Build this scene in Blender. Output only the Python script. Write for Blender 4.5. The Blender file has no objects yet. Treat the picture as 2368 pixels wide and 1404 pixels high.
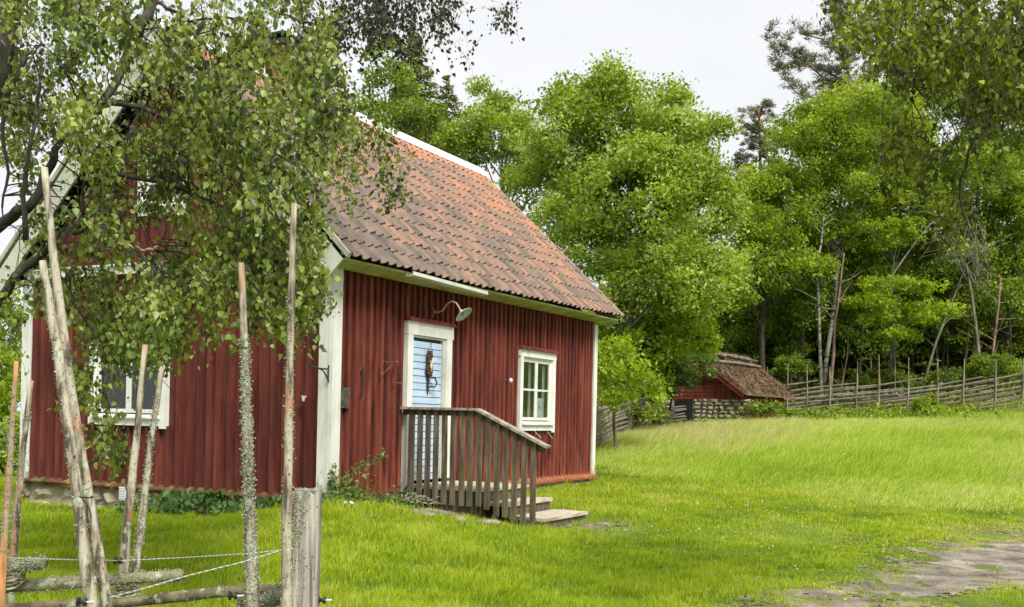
import bpy, math, random
import numpy as np
from mathutils import Vector, Matrix
random.seed(7); RNG = np.random.default_rng(11)
SC = bpy.context.scene; COL = SC.collection

# ---------------------------------------------------------------- camera
F, YH, ROLL, CAMH = 2426.1, 963.18, 0.0227, 1.0094
NX, NY, ANG, HL, HW = -2.0278, 11.9373, 1.0873, 7.6835, 5.2815
ca, sa = math.cos(ANG), math.sin(ANG)
cam = bpy.data.cameras.new('camera'); camo = bpy.data.objects.new('camera', cam); COL.objects.link(camo)
cam.sensor_fit = 'HORIZONTAL'; cam.sensor_width = 36.0; cam.lens = F / 2368 * 36
dyh = YH - 702
cam.shift_y = dyh * math.cos(ROLL) / 2368; cam.shift_x = dyh * math.sin(ROLL) / 2368
cam.clip_end = 2000
camo.matrix_world = Matrix.Translation((0, 0, CAMH)) @ Matrix.Rotation(math.pi/2, 4, 'X') @ Matrix.Rotation(ROLL, 4, 'Z')
SC.camera = camo
# ---------------------------------------------------------------- world and sun
SUN_EL, SUN_ROT = math.radians(50), math.radians(152)
w = bpy.data.worlds.new('World'); SC.world = w; w.use_nodes = True
wn, wl = w.node_tree.nodes, w.node_tree.links
bg = wn['Background']
sky = wn.new('ShaderNodeTexSky'); sky.sky_type = 'NISHITA'; sky.sun_disc = False
sky.sun_elevation = SUN_EL; sky.sun_rotation = SUN_ROT; sky.air_density = 1.0; sky.dust_density = 3
tc = wn.new('ShaderNodeTexCoord'); mp = wn.new('ShaderNodeMapping'); mp.inputs['Scale'].default_value = (1.2, 1.2, 3.0)
no = wn.new('ShaderNodeTexNoise'); no.inputs['Scale'].default_value = 1.6; no.inputs['Detail'].default_value = 5
rp = wn.new('ShaderNodeValToRGB')
rp.color_ramp.elements[0].position = .35; rp.color_ramp.elements[0].color = (8.9, 9.1, 9.45, 1)
rp.color_ramp.elements[1].position = .65; rp.color_ramp.elements[1].color = (10.1, 10.15, 10.2, 1)
mx = wn.new('ShaderNodeMix'); mx.data_type = 'RGBA'; mx.inputs[0].default_value = .93
wl.new(tc.outputs['Generated'], mp.inputs[0]); wl.new(mp.outputs[0], no.inputs['Vector']); wl.new(no.outputs[0], rp.inputs[0])
wl.new(sky.outputs[0], mx.inputs[6]); wl.new(rp.outputs[0], mx.inputs[7]); wl.new(mx.outputs[2], bg.inputs[0])
bg.inputs[1].default_value = 0.062
sl = bpy.data.lights.new('sun', 'SUN'); sl.energy = 2.8; sl.angle = math.radians(20); sl.color = (1, .97, .9)
so = bpy.data.objects.new('sun', sl); COL.objects.link(so)
sd = Vector((math.sin(SUN_ROT)*math.cos(SUN_EL), math.cos(SUN_ROT)*math.cos(SUN_EL), math.sin(SUN_EL)))
so.rotation_euler = sd.to_track_quat('Z', 'Y').to_euler(); so.location = (0, 0, 30)
SC.view_settings.view_transform = 'Standard'; SC.view_settings.look = 'None'
SC.view_settings.exposure = 0.75; SC.view_settings.gamma = 1
SC.cycles.max_bounces = 6; SC.cycles.diffuse_bounces = 3; SC.cycles.glossy_bounces = 2; SC.cycles.transmission_bounces = 4

# ---------------------------------------------------------------- pixel helpers (photograph pixels -> real positions)
def ray(px, py):
    dx, dy = px-1184, py-702; c, s = math.cos(ROLL), math.sin(ROLL)
    return (dx*c+dy*s)/F, -((-dx*s+dy*c)-dyh)/F
def P(px, py, Y):
    k, m = ray(px, py); return Vector((k*Y, Y, CAMH+m*Y))
def LW(px, py, off=0.0):        # long wall -> (u, z)
    k, m = ray(px, py); x0, y0 = NX+off*sa, NY-off*ca
    u = (k*y0-x0)/(ca-k*sa); return u, CAMH+m*(y0+u*sa)
def GW(px, py, off=0.0):        # gable wall -> (v, z)
    k, m = ray(px, py); x0, y0 = NX-off*ca, NY-off*sa
    v = (x0-k*y0)/(sa+k*ca); return v, CAMH+m*(y0+v*ca)
def RW(px, py, u):              # plane square to the long wall at u -> (w outward, z)
    k, m = ray(px, py); x0, y0 = NX+u*ca, NY+u*sa
    w_ = (k*y0-x0)/(sa+k*ca); return w_, CAMH+m*(y0-w_*ca)
def HP(u, v, z): return Vector((NX+u*ca-v*sa, NY+u*sa+v*ca, z))

# ---------------------------------------------------------------- object helpers
def tag(o, label=None, cat=None, group=None, kind=None):
    if label: o['label'] = label
    if cat: o['category'] = cat
    if group: o['group'] = group
    if kind: o['kind'] = kind
    return o
def empty(name, loc=(0, 0, 0), rz=0, parent=None):
    o = bpy.data.objects.new(name, None); COL.objects.link(o); o.location = loc; o.rotation_euler = (0, 0, rz)
    o.empty_display_size = .2
    if parent: o.parent = parent
    return o
def link(name, me, parent=None, smooth=False):
    if smooth:
        me.polygons.foreach_set('use_smooth', [True]*len(me.polygons))
    o = bpy.data.objects.new(name, me); COL.objects.link(o)
    if parent: o.parent = parent
    return o
def copy_tree(o, parent=None):
    c = o.copy(); COL.objects.link(c); c.parent = parent
    for ch in list(o.children): copy_tree(ch, c)
    return c
class MB:
    def __init__(s): s.v = []; s.f = []; s.t = []
    def add(s, vs, fs, t=0.0):
        n = len(s.v); s.v += [tuple(x) for x in vs]; s.f += [tuple(n+i for i in f) for f in fs]
        s.t += [t]*len(fs); return s
    def box(s, a, b, t=0.0, M=None):
        x0, y0, z0 = a; x1, y1, z1 = b
        vs = [Vector(p) for p in [(x0,y0,z0),(x1,y0,z0),(x1,y1,z0),(x0,y1,z0),(x0,y0,z1),(x1,y0,z1),(x1,y1,z1),(x0,y1,z1)]]
        if M: vs = [M @ p for p in vs]
        return s.add(vs, [(0,3,2,1),(4,5,6,7),(0,1,5,4),(1,2,6,5),(2,3,7,6),(3,0,4,7)], t)
    def prism(s, pts, d, t=0.0):      # polygon pts (3D) extruded by vector d
        n = len(pts); d = Vector(d); a = [Vector(p) for p in pts]; b = [p+d for p in a]
        return s.add(a+b, [tuple(range(n))[::-1], tuple(range(n, 2*n))]+[(i, (i+1) % n, n+(i+1) % n, n+i) for i in range(n)], t)
    def tube(s, pts, rad, n=8, t=0.0, cap=True, jit=0.0, rnd=random):
        pts = [Vector(p) for p in pts]
        if not hasattr(rad, '__len__'): rad = [rad]*len(pts)
        rings = []; up = None
        for i, p in enumerate(pts):
            d = (pts[min(i+1, len(pts)-1)]-pts[max(i-1, 0)]).normalized()
            if up is None: up = d.orthogonal().normalized()
            up = (up-d*up.dot(d)).normalized(); sd_ = d.cross(up)
            rings.append([p+(up*math.cos(2*math.pi*k/n)+sd_*math.sin(2*math.pi*k/n))*rad[i]*(1+rnd.uniform(-jit, jit)) for k in range(n)])
        vs = [q for r in rings for q in r]; fs = []
        for i in range(len(pts)-1):
            for k in range(n):
                fs.append((i*n+k, i*n+(k+1) % n, (i+1)*n+(k+1) % n, (i+1)*n+k))
        if cap: fs += [tuple(range(n))[::-1], tuple(range((len(pts)-1)*n, len(pts)*n))]
        return s.add(vs, fs, t)
    def blob(s, c, r, t=0.0, sub=1, jit=.25, rnd=random):
        c = Vector(c); phi = (1+5**.5)/2
        V = [Vector(p).normalized() for p in [(-1,phi,0),(1,phi,0),(-1,-phi,0),(1,-phi,0),(0,-1,phi),(0,1,phi),(0,-1,-phi),(0,1,-phi),(phi,0,-1),(phi,0,1),(-phi,0,-1),(-phi,0,1)]]
        Fs = [(0,11,5),(0,5,1),(0,1,7),(0,7,10),(0,10,11),(1,5,9),(5,11,4),(11,10,2),(10,7,6),(7,1,8),(3,9,4),(3,4,2),(3,2,6),(3,6,8),(3,8,9),(4,9,5),(2,4,11),(6,2,10),(8,6,7),(9,8,1)]
        for _ in range(sub):
            mid = {}; nf = []
            def m_(a, b):
                k = (min(a, b), max(a, b))
                if k not in mid: V.append(((V[a]+V[b])/2).normalized()); mid[k] = len(V)-1
                return mid[k]
            for a, b, c_ in Fs:
                x, y, z = m_(a, b), m_(b, c_), m_(c_, a); nf += [(a,x,z),(b,y,x),(c_,z,y),(x,y,z)]
            Fs = nf
        r = r if hasattr(r, '__len__') else (r, r, r)
        vs = []
        for p in V:
            k = 1+rnd.uniform(-jit, jit); vs.append(c+Vector((p.x*r[0]*k, p.y*r[1]*k, p.z*r[2]*k)))
        return s.add(vs, Fs, t)
    def build(s, name, m, parent=None, smooth=False):
        me = bpy.data.meshes.new(name); me.from_pydata(s.v, [], s.f)
        a = me.attributes.new('tint', 'FLOAT', 'FACE'); a.data.foreach_set('value', s.t)
        me.materials.append(m); me.update()
        return link(name, me, parent, smooth)
def np_mesh(name, V, faces, tints, m, parent=None):
    """V (N,3); faces: list of (M,k) int arrays; tints: list of (M,) arrays"""
    me = bpy.data.meshes.new(name); me.vertices.add(len(V)); me.vertices.foreach_set('co', np.ascontiguousarray(V, dtype=np.float32).ravel())
    loops = np.concatenate([f.ravel() for f in faces]).astype(np.int32)
    tot = np.concatenate([np.full(len(f), f.shape[1]) for f in faces]).astype(np.int32)
    st = np.concatenate([[0], np.cumsum(tot)[:-1]]).astype(np.int32)
    me.loops.add(len(loops)); me.loops.foreach_set('vertex_index', loops)
    me.polygons.add(len(tot)); me.polygons.foreach_set('loop_start', st); me.polygons.foreach_set('loop_total', tot)
    a = me.attributes.new('tint', 'FLOAT', 'FACE'); a.data.foreach_set('value', np.concatenate(tints).astype(np.float32))
    me.materials.append(m); me.update(); me.validate()
    return link(name, me, parent)

# ---------------------------------------------------------------- materials
def ramp_set(r, stops):
    e = r.color_ramp.elements
    while len(e) > len(stops): e.remove(e[-1])
    while len(e) < len(stops): e.new(.5)
    for k, (p, c) in enumerate(stops): e[k].position = p; e[k].color = (*c, 1)
def mat(name, stops, sc=(5, 5, 5), rough=.8, bump=0.0, tint=0.0, island=0.0, spec=.3, detail=6, contrast=1.0, metal=0, bscale=None, layer=None, co='Object'):
    m = bpy.data.materials.new(name); m.use_nodes = True; n, l = m.node_tree.nodes, m.node_tree.links
    b = n['Principled BSDF']; b.inputs['Roughness'].default_value = rough; b.inputs['Specular IOR Level'].default_value = spec; b.inputs['Metallic'].default_value = metal
    t = n.new('ShaderNodeTexCoord'); mp = n.new('ShaderNodeMapping'); mp.inputs['Scale'].default_value = sc
    no = n.new('ShaderNodeTexNoise'); no.inputs['Scale'].default_value = 1; no.inputs['Detail'].default_value = detail; no.inputs['Roughness'].default_value = .62
    l.new(t.outputs[co], mp.inputs[0]); l.new(mp.outputs[0], no.inputs['Vector'])
    def math_(op, a, bb, clamp=False):
        x = n.new('ShaderNodeMath'); x.operation = op; x.use_clamp = clamp
        for i, q in enumerate((a, bb)):
            if isinstance(q, (int, float)): x.inputs[i].default_value = q
            else: l.new(q, x.inputs[i])
        return x.outputs[0]
    fac = math_('ADD', math_('MULTIPLY', math_('SUBTRACT', no.outputs[0], .5), 1.8*contrast*(1-tint-island*.6)), .5*(1-tint-island))
    if tint:
        at = n.new('ShaderNodeAttribute'); at.attribute_name = 'tint'; fac = math_('ADD', fac, math_('MULTIPLY', at.outputs['Fac'], tint))
    if island:
        g = n.new('ShaderNodeNewGeometry'); fac = math_('ADD', fac, math_('MULTIPLY', g.outputs['Random Per Island'], island))
    r = n.new('ShaderNodeValToRGB'); ramp_set(r, stops); l.new(fac, r.inputs[0]); colr = r.outputs[0]
    for ly in (layer or []):
        # second layer: dict(c, sc, lo, hi, z0, z1) - a coloured patch layer, optionally only near a height
        m2 = n.new('ShaderNodeMapping'); m2.inputs['Scale'].default_value = ly['sc']; n2 = n.new('ShaderNodeTexNoise'); n2.inputs['Scale'].default_value = 1; n2.inputs['Detail'].default_value = 5
        l.new(t.outputs[co], m2.inputs[0]); l.new(m2.outputs[0], n2.inputs['Vector'])
        mr = n.new('ShaderNodeMapRange'); mr.inputs[1].default_value = ly['lo']; mr.inputs[2].default_value = ly['hi']
        src = n2.outputs[0]
        if 'z0' in ly:
            sp = n.new('ShaderNodeSeparateXYZ'); l.new(t.outputs['Object'], sp.inputs[0])
            mz = n.new('ShaderNodeMapRange'); mz.inputs[1].default_value = ly['z0']; mz.inputs[2].default_value = ly['z1']; l.new(sp.outputs[2], mz.inputs[0])
            src = math_('ADD', src, math_('MULTIPLY', mz.outputs[0], ly.get('zk', .35)))
        l.new(src, mr.inputs[0])
        mm = n.new('ShaderNodeMix'); mm.data_type = 'RGBA'; l.new(math_('MULTIPLY', mr.outputs[0], ly.get('a', 1.0)), mm.inputs[0]); l.new(colr, mm.inputs[6]); mm.inputs[7].default_value = (*ly['c'], 1); colr = mm.outputs[2]
    l.new(colr, b.inputs['Base Color'])
    if bump:
        bp = n.new('ShaderNodeBump'); bp.inputs['Strength'].default_value = 1.0; bp.inputs['Distance'].default_value = bump
        if bscale:
            m3 = n.new('ShaderNodeMapping'); m3.inputs['Scale'].default_value = bscale; n3 = n.new('ShaderNodeTexNoise'); n3.inputs['Scale'].default_value = 1; n3.inputs['Detail'].default_value = 5
            l.new(t.outputs[co], m3.inputs[0]); l.new(m3.outputs[0], n3.inputs['Vector']); l.new(n3.outputs[0], bp.inputs['Height'])
        else: l.new(no.outputs[0], bp.inputs['Height'])
        l.new(bp.outputs[0], b.inputs['Normal'])
    return m
def leafmat(name, stops, trans=.38, rough=.5, spec=.35, tcol=1.5, sc=1.1):
    m = bpy.data.materials.new(name); m.use_nodes = True; n, l = m.node_tree.nodes, m.node_tree.links
    b = n['Principled BSDF']; b.inputs['Roughness'].default_value = rough; b.inputs['Specular IOR Level'].default_value = spec
    at = n.new('ShaderNodeAttribute'); at.attribute_name = 'tint'
    r = n.new('ShaderNodeValToRGB'); ramp_set(r, stops); l.new(at.outputs['Fac'], r.inputs[0]); l.new(r.outputs[0], b.inputs['Base Color'])
    tr = n.new('ShaderNodeBsdfTranslucent'); hs = n.new('ShaderNodeHueSaturation'); hs.inputs['Saturation'].default_value = 1.15; hs.inputs['Value'].default_value = tcol; hs.inputs['Hue'].default_value = .485
    l.new(r.outputs[0], hs.inputs['Color']); l.new(hs.outputs[0], tr.inputs[0])
    mxs = n.new('ShaderNodeMixShader'); mxs.inputs[0].default_value = trans
    l.new(b.outputs[0], mxs.inputs[1]); l.new(tr.outputs[0], mxs.inputs[2]); l.new(mxs.outputs[0], n['Material Output'].inputs[0])
    return m
M = {}
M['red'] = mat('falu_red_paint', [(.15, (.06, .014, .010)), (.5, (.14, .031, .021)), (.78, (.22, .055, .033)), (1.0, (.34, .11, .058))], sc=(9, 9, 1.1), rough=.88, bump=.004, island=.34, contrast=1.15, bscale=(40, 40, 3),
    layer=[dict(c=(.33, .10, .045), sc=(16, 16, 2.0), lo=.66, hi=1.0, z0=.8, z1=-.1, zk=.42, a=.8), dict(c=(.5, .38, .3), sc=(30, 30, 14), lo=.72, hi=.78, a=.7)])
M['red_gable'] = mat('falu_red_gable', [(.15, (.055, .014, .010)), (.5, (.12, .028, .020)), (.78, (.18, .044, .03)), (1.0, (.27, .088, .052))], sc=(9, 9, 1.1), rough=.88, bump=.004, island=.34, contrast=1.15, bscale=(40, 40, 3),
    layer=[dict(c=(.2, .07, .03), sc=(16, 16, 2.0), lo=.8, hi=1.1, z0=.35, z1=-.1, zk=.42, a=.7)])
M['red_trim'] = mat('red_trim', [(.2, (.10, .02, .016)), (.8, (.24, .05, .036))], sc=(8, 8, 8), rough=.85)
M['base_board'] = mat('mossy_base_board', [(.25, (.07, .035, .018)), (.55, (.13, .062, .03)), (.8, (.2, .11, .035))], sc=(5, 5, 5), rough=.9, bump=.003,
    layer=[dict(c=(.40, .28, .03), sc=(2.2, 2.2, 2.2), lo=.58, hi=.66, a=.8), dict(c=(.15, .16, .05), sc=(3.2, 3.2, 3), lo=.55, hi=.65, a=.6)])
M['base_board_red'] = mat('orange_base_board', [(.25, (.22, .075, .035)), (.75, (.36, .13, .06))], sc=(6, 6, 6), rough=.9, bump=.002)
M['white'] = mat('white_paint', [(.2, (.56, .57, .51)), (.5, (.72, .72, .66)), (.8, (.8, .8, .76))], sc=(7, 7, 1.6), rough=.6, bump=.0012, bscale=(50, 50, 4), island=.15,
    layer=[dict(c=(.4, .42, .33), sc=(16, 16, 2.5), lo=.62, hi=.74, a=.5), dict(c=(.26, .27, .16), sc=(14, 14, 9), lo=.72, hi=.92, z0=.55, z1=-.05, zk=.4, a=.8), dict(c=(.10, .09, .07), sc=(60, 60, 30), lo=.74, hi=.78, a=.7)])
M['algae'] = mat('algae_stained_white_paint', [(.25, (.34, .35, .13)), (.55, (.50, .50, .22)), (.85, (.62, .6, .36))], sc=(3.2, 3.2, 7), rough=.75, bump=.001, contrast=1.1)
M['barge'] = mat('aged_white_barge_paint', [(.2, (.40, .42, .33)), (.6, (.56, .57, .48)), (.9, (.66, .66, .6))], sc=(3, 3, 3), rough=.7, bump=.001)
M['tile'] = mat('clay_tile', [(.10, (.11, .09, .075)), (.36, (.20, .15, .12)), (.56, (.33, .19, .13)), (.78, (.50, .22, .12)), (1, (.68, .27, .115))], sc=(5, 5, 5), rough=.85, tint=.62, contrast=1.25, bump=.004, bscale=(30, 30, 30),
    layer=[dict(c=(.13, .125, .10), sc=(9, 9, 9), lo=.56, hi=.68, a=.6), dict(c=(.62, .6, .52), sc=(15, 15, 15), lo=.735, hi=.77, a=.8), dict(c=(.22, .22, .1), sc=(4, 4, 4), lo=.62, hi=.72, a=.5)])
M['cap'] = mat('pale_ridge_metal', [(.3, (.55, .56, .58)), (.7, (.72, .72, .72))], sc=(2, 2, 2), rough=.45, spec=.5)
M['verge'] = mat('verge_strip', [(.3, (.30, .28, .2)), (.7, (.5, .48, .4))], sc=(3, 3, 3), rough=.7)
M['brick'] = mat('chimney_brick', [(.3, (.3, .1, .055)), (.7, (.5, .2, .1))], sc=(9, 9, 16), rough=.9, bump=.006)
M['dark'] = mat('dark_iron', [(.3, (.02, .02, .022)), (.7, (.05, .045, .04))], sc=(20, 20, 20), rough=.55, spec=.4)
M['rust'] = mat('rusty_iron', [(.3, (.10, .04, .022)), (.7, (.26, .12, .05))], sc=(20, 20, 20), rough=.8)
M['blue'] = mat('blue_door_paint', [(.2, (.38, .50, .64)), (.55, (.48, .61, .79)), (.9, (.58, .7, .84))], sc=(3, 3, 12), rough=.6, bump=.0015, bscale=(6, 6, 50), island=.2,
    layer=[dict(c=(.42, .39, .33), sc=(10, 10, 24), lo=.68, hi=.9, z0=.9, z1=.1, zk=.33, a=.75)])
M['gap'] = mat('plank_gap', [(.3, (.03, .04, .05)), (.7, (.06, .07, .09))], rough=.9)
M['inside'] = mat('dark_room', [(.3, (.012, .014, .012)), (.7, (.03, .032, .028))], rough=1)
M['curtain'] = mat('pale_curtain', [(.3, (.5, .5, .42)), (.7, (.66, .66, .58))], sc=(40, 40, 2), rough=.9)
M['grey_wood'] = mat('weathered_wood', [(.18, (.04, .030, .02)), (.5, (.105, .082, .056)), (.8, (.22, .18, .125))], sc=(26, 26, 2.2), rough=.9, bump=.003, bscale=(60, 60, 4), island=.3,
    layer=[dict(c=(.13, .15, .05), sc=(7, 7, 3), lo=.55, hi=.75, z0=.7, z1=-.3, zk=.2, a=.6)])
M['tread'] = mat('pale_weathered_tread', [(.2, (.28, .23, .17)), (.5, (.50, .42, .33)), (.85, (.66, .58, .48))], sc=(3, 30, 8), rough=.9, bump=.002)
M['rail_top'] = mat('handrail_wood', [(.2, (.16, .13, .10)), (.5, (.33, .28, .22)), (.85, (.5, .44, .36))], sc=(14, 14, 14), rough=.85, bump=.001)
M['stone'] = mat('foundation_stone', [(.2, (.2, .165, .12)), (.5, (.38, .32, .235)), (.8, (.56, .5, .4))], sc=(6, 6, 6), rough=.92, bump=.02, island=.25, bscale=(9, 9, 9))
M['stone_gap'] = mat('stone_joint_shadow', [(.3, (.14, .12, .09)), (.7, (.34, .3, .23))], sc=(8, 8, 8), rough=1)
M['pole'] = mat('grey_bare_pole', [(.22, (.09, .07, .05)), (.45, (.27, .225, .165)), (.75, (.46, .41, .32))], sc=(24, 24, 3.5), rough=.9, bump=.004, bscale=(60, 60, 9), contrast=1.7,
    layer=[dict(c=(.42, .17, .085), sc=(11, 11, 2.2), lo=.6, hi=.68, a=.75), dict(c=(.46, .5, .36), sc=(20, 20, 14), lo=.56, hi=.64, a=.7), dict(c=(.05, .04, .035), sc=(45, 45, 30), lo=.66, hi=.7, a=.8)])
M['pole_orange'] = mat('peeled_orange_pole', [(.2, (.3, .15, .07)), (.5, (.52, .25, .1)), (.8, (.62, .36, .2))], sc=(24, 24, 3.5), rough=.9, bump=.003,
    layer=[dict(c=(.36, .33, .25), sc=(9, 9, 2.2), lo=.47, hi=.58, a=.9)])
M['rail'] = mat('mossy_rail', [(.2, (.08, .07, .038)), (.5, (.2, .175, .10)), (.8, (.36, .32, .2))], sc=(7, 7, 7), rough=.92, bump=.006, bscale=(30, 30, 30),
    layer=[dict(c=(.42, .46, .34), sc=(13, 13, 13), lo=.56, hi=.62, a=.85)])
M['post'] = mat('split_grey_post', [(.2, (.10, .085, .07)), (.5, (.3, .265, .225)), (.82, (.5, .46, .4))], sc=(38, 38, 1.6), rough=.92, bump=.012, bscale=(50, 50, 2.2), contrast=1.3)
M['lichen'] = mat('pale_lichen', [(.2, (.15, .17, .11)), (.6, (.30, .33, .23)), (.9, (.44, .46, .35))], sc=(30, 30, 30), rough=.95, island=.4)
M['far_pole'] = mat('far_fence_pole', [(.2, (.09, .075, .055)), (.6, (.22, .185, .145)), (.9, (.38, .34, .28))], sc=(6, 6, 3), rough=.9, island=.4)
M['far_stake'] = mat('far_fence_stake', [(.2, (.15, .12, .085)), (.6, (.33, .28, .2)), (.9, (.48, .43, .33))], sc=(6, 6, 3), rough=.9)
M['rope'] = mat('white_rope', [(.3, (.5, .5, .46)), (.7, (.62, .62, .58))], rough=.7)
M['rope_dark'] = mat('rope_thread', [(.3, (.03, .04, .035)), (.7, (.06, .07, .06))], rough=.7)
M['plastic'] = mat('black_plastic', [(.3, (.012, .012, .014)), (.7, (.02, .02, .022))], rough=.35, spec=.5)
M['enamel'] = mat('aged_enamel', [(.3, (.36, .42, .31)), (.7, (.56, .62, .5))], sc=(12, 12, 12), rough=.35, spec=.5)
M['thatch'] = mat('brown_thatch', [(.2, (.07, .042, .024)), (.5, (.19, .12, .07)), (.85, (.38, .27, .17))], sc=(9, 9, 9), rough=1, tint=.35, bump=.03, bscale=(20, 20, 20), contrast=1.3)
M['bark'] = mat('dark_bark', [(.2, (.018, .015, .011)), (.6, (.055, .048, .035)), (.9, (.13, .125, .085))], sc=(18, 18, 5), rough=.95, bump=.01)
M['bark_pale'] = mat('pale_bark', [(.2, (.07, .065, .045)), (.55, (.17, .155, .115)), (.9, (.32, .3, .24))], sc=(8, 8, 2), rough=.9, bump=.006)
M['bark_birch'] = mat('birch_bark', [(.3, (.05, .045, .04)), (.42, (.24, .23, .18)), (.8, (.42, .41, .35))], sc=(4, 4, 9), rough=.85, bump=.004, contrast=1.2)
M['bark_pink'] = mat('peeling_pinkish_bark', [(.2, (.10, .065, .045)), (.55, (.25, .165, .115)), (.9, (.38, .28, .21))], sc=(8, 8, 3), rough=.9, bump=.006)
M['bark_pine'] = mat('orange_pine_bark', [(.2, (.10, .05, .03)), (.6, (.25, .12, .06)), (.9, (.36, .19, .1))], sc=(8, 8, 3), rough=.9, bump=.006)
M['bare_branch'] = mat('debarked_branch', [(.2, (.3, .17, .10)), (.6, (.48, .33, .23)), (.9, (.62, .5, .38))], sc=(30, 30, 30), rough=.85)
M['rock'] = mat('lichen_rock', [(.2, (.12, .11, .085)), (.5, (.24, .215, .175)), (.85, (.40, .37, .31))], sc=(9, 9, 9), rough=.9, bump=.01)
M['petal'] = mat('white_petal', [(.3, (.7, .68, .66)), (.7, (.8, .8, .78))], rough=.8)
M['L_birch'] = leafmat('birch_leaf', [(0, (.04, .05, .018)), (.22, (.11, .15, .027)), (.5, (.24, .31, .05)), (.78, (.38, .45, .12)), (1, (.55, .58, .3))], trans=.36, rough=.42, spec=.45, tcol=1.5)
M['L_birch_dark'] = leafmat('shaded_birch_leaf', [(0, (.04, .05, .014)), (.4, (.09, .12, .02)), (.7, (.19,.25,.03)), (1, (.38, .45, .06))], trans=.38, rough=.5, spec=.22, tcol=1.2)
M['L_top'] = leafmat('brownish_shaded_leaf', [(0, (.02, .02, .014)), (.5, (.05, .055, .022)), (1, (.12, .14, .04))], trans=.16, rough=.5, spec=.3, tcol=1.2)  # darkness of the backlit top leaves painted into colour and low translucency
M['L_ash'] = leafmat('ash_leaf', [(0, (.10, .16, .022)), (.35, (.23, .34, .038)), (.7, (.38, .49, .08)), (.9, (.53, .60, .2)), (1, (.62, .67, .36))], trans=.42, tcol=1.45)
M['L_decid'] = leafmat('broad_leaf', [(0, (.09, .145, .018)), (.45, (.21, .31, .03)), (.8, (.34, .45, .045)), (1, (.46, .54, .08))], trans=.42, tcol=1.45)
M['L_dark'] = leafmat('forest_leaf', [(0, (.06, .09, .016)), (.5, (.15, .22, .03)), (1, (.28, .38, .05))], trans=.3, tcol=1.3)
M['L_bright'] = leafmat('sapling_leaf', [(0, (.13, .21, .015)), (.5, (.27, .38, .03)), (1, (.42, .52, .06))], trans=.45, tcol=1.5)
M['L_spruce'] = leafmat('spruce_needles', [(0, (.045, .065, .016)), (.5, (.11, .145, .03)), (1, (.24, .28, .05))], trans=.15, tcol=1.2)
M['L_pine'] = leafmat('pine_needles', [(0, (.075, .09, .05)), (.5, (.17, .18, .10)), (.8, (.29, .27, .17)), (1, (.40, .34, .24))], trans=.25, tcol=1.2)
M['L_weed'] = leafmat('weed_leaf', [(0, (.04, .10, .025)), (.5, (.10, .20, .05)), (1, (.2, .32, .09))], trans=.35, tcol=1.4)
M['L_rose'] = leafmat('shoot_leaf', [(0, (.07, .13, .03)), (.5, (.17, .25, .06)), (.85, (.3, .36, .12)), (1, (.36, .25, .13))], trans=.38, tcol=1.4)
M['grass'] = leafmat('lawn_grass', [(0, (.085, .14, .011)), (.35, (.205, .31, .016)), (.7, (.36, .48, .026)), (.9, (.50, .57, .065)), (1, (.58, .50, .21))], trans=.42, rough=.55, spec=.25, tcol=1.5)
M['meadow'] = leafmat('meadow_grass', [(0, (.13, .21, .018)), (.3, (.28, .41, .03)), (.6, (.43, .56, .06)), (.85, (.56, .64, .17)), (1, (.58, .50, .29))], trans=.42, rough=.6, spec=.25, tcol=1.4)
M['ground'] = mat('grassy_soil', [(.2, (.05, .08, .014)), (.5, (.10, .15, .022)), (.75, (.15, .2, .035)), (.95, (.2, .2, .08))], sc=(.9, .9, .9), rough=1, bump=.02, bscale=(14, 14, 14),
    layer=[dict(c=(.16, .13, .08), sc=(3, 3, 3), lo=.6, hi=.7, a=.5)])
M['forest_floor'] = M['ground']
M['track'] = mat('gravelly_dirt', [(.15, (.085, .07, .056)), (.4, (.18, .147, .118)), (.65, (.29, .243, .2)), (.9, (.44, .385, .33))], sc=(2.4, 2.4, 2.4), rough=.95, bump=.012, bscale=(45, 45, 45), detail=12, contrast=1.2,
    layer=[dict(c=(.12, .10, .085), sc=(38, 38, 38), lo=.64, hi=.7, a=.8), dict(c=(.6, .56, .5), sc=(60, 60, 60), lo=.68, hi=.72, a=.8), dict(c=(.15, .13, .06), sc=(5, 5, 5), lo=.6, hi=.72, a=.5)])
gl = bpy.data.materials.new('window_glass'); gl.use_nodes = True
g_ = gl.node_tree.nodes['Principled BSDF']; g_.inputs['Base Color'].default_value = (.9, .95, .93, 1); g_.inputs['Roughness'].default_value = .03; g_.inputs['IOR'].default_value = 1.45; g_.inputs['Transmission Weight'].default_value = 1.0
M['glass'] = gl

# ---------------------------------------------------------------- terrain
CP = np.array([(-2.0,11.9,-.07),(-1.2,11.6,-.13),(-6.7,14.4,-.34),(-3.1,12.3,-.25),(-4.3,12.9,-.30),(1.6,18.7,-.15),(.2,16,-.2),(.35,12.1,-.33),(1.2,12.6,-.34),(2,15,-.25),
 (0,8,-.42),(0,3,-.6),(-3,5,-.6),(-6,8,-.45),(3,8.5,-.42),(5,12,-.42),(7.5,15,-.32),(3,13,-.35),(-10,10,-.5),(-12,20,-.5),(-20,40,-.8),(-25,80,0),(0,-5,-.7),(12,0,-.7),(-15,0,-.7),
 (4,20,.0),(8,20,.12),(12,22,.5),(2,25,.3),(6,28,.85),(5.2,31.5,.62),(7,31,.72),(10,33.5,1.02),(14,34.5,1.36),(18,34,1.86),(2,30,.4),(0,24,0),(-4,20,-.2),(0,32,.5),
 (10,45,3),(20,45,3.5),(0,45,1.5),(-10,45,.5),(15,70,9),(30,70,9),(0,70,4),(-30,120,2),(20,120,16),(60,120,14),(70,60,6),(40,30,2.2),(60,0,0)], float)
def _tps(r): return np.where(r > 0, r*r*np.log(np.maximum(r, 1e-9)), 0)
_D = np.sqrt(((CP[:, None, :2]-CP[None, :, :2])**2).sum(-1)); _n = len(CP)
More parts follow.
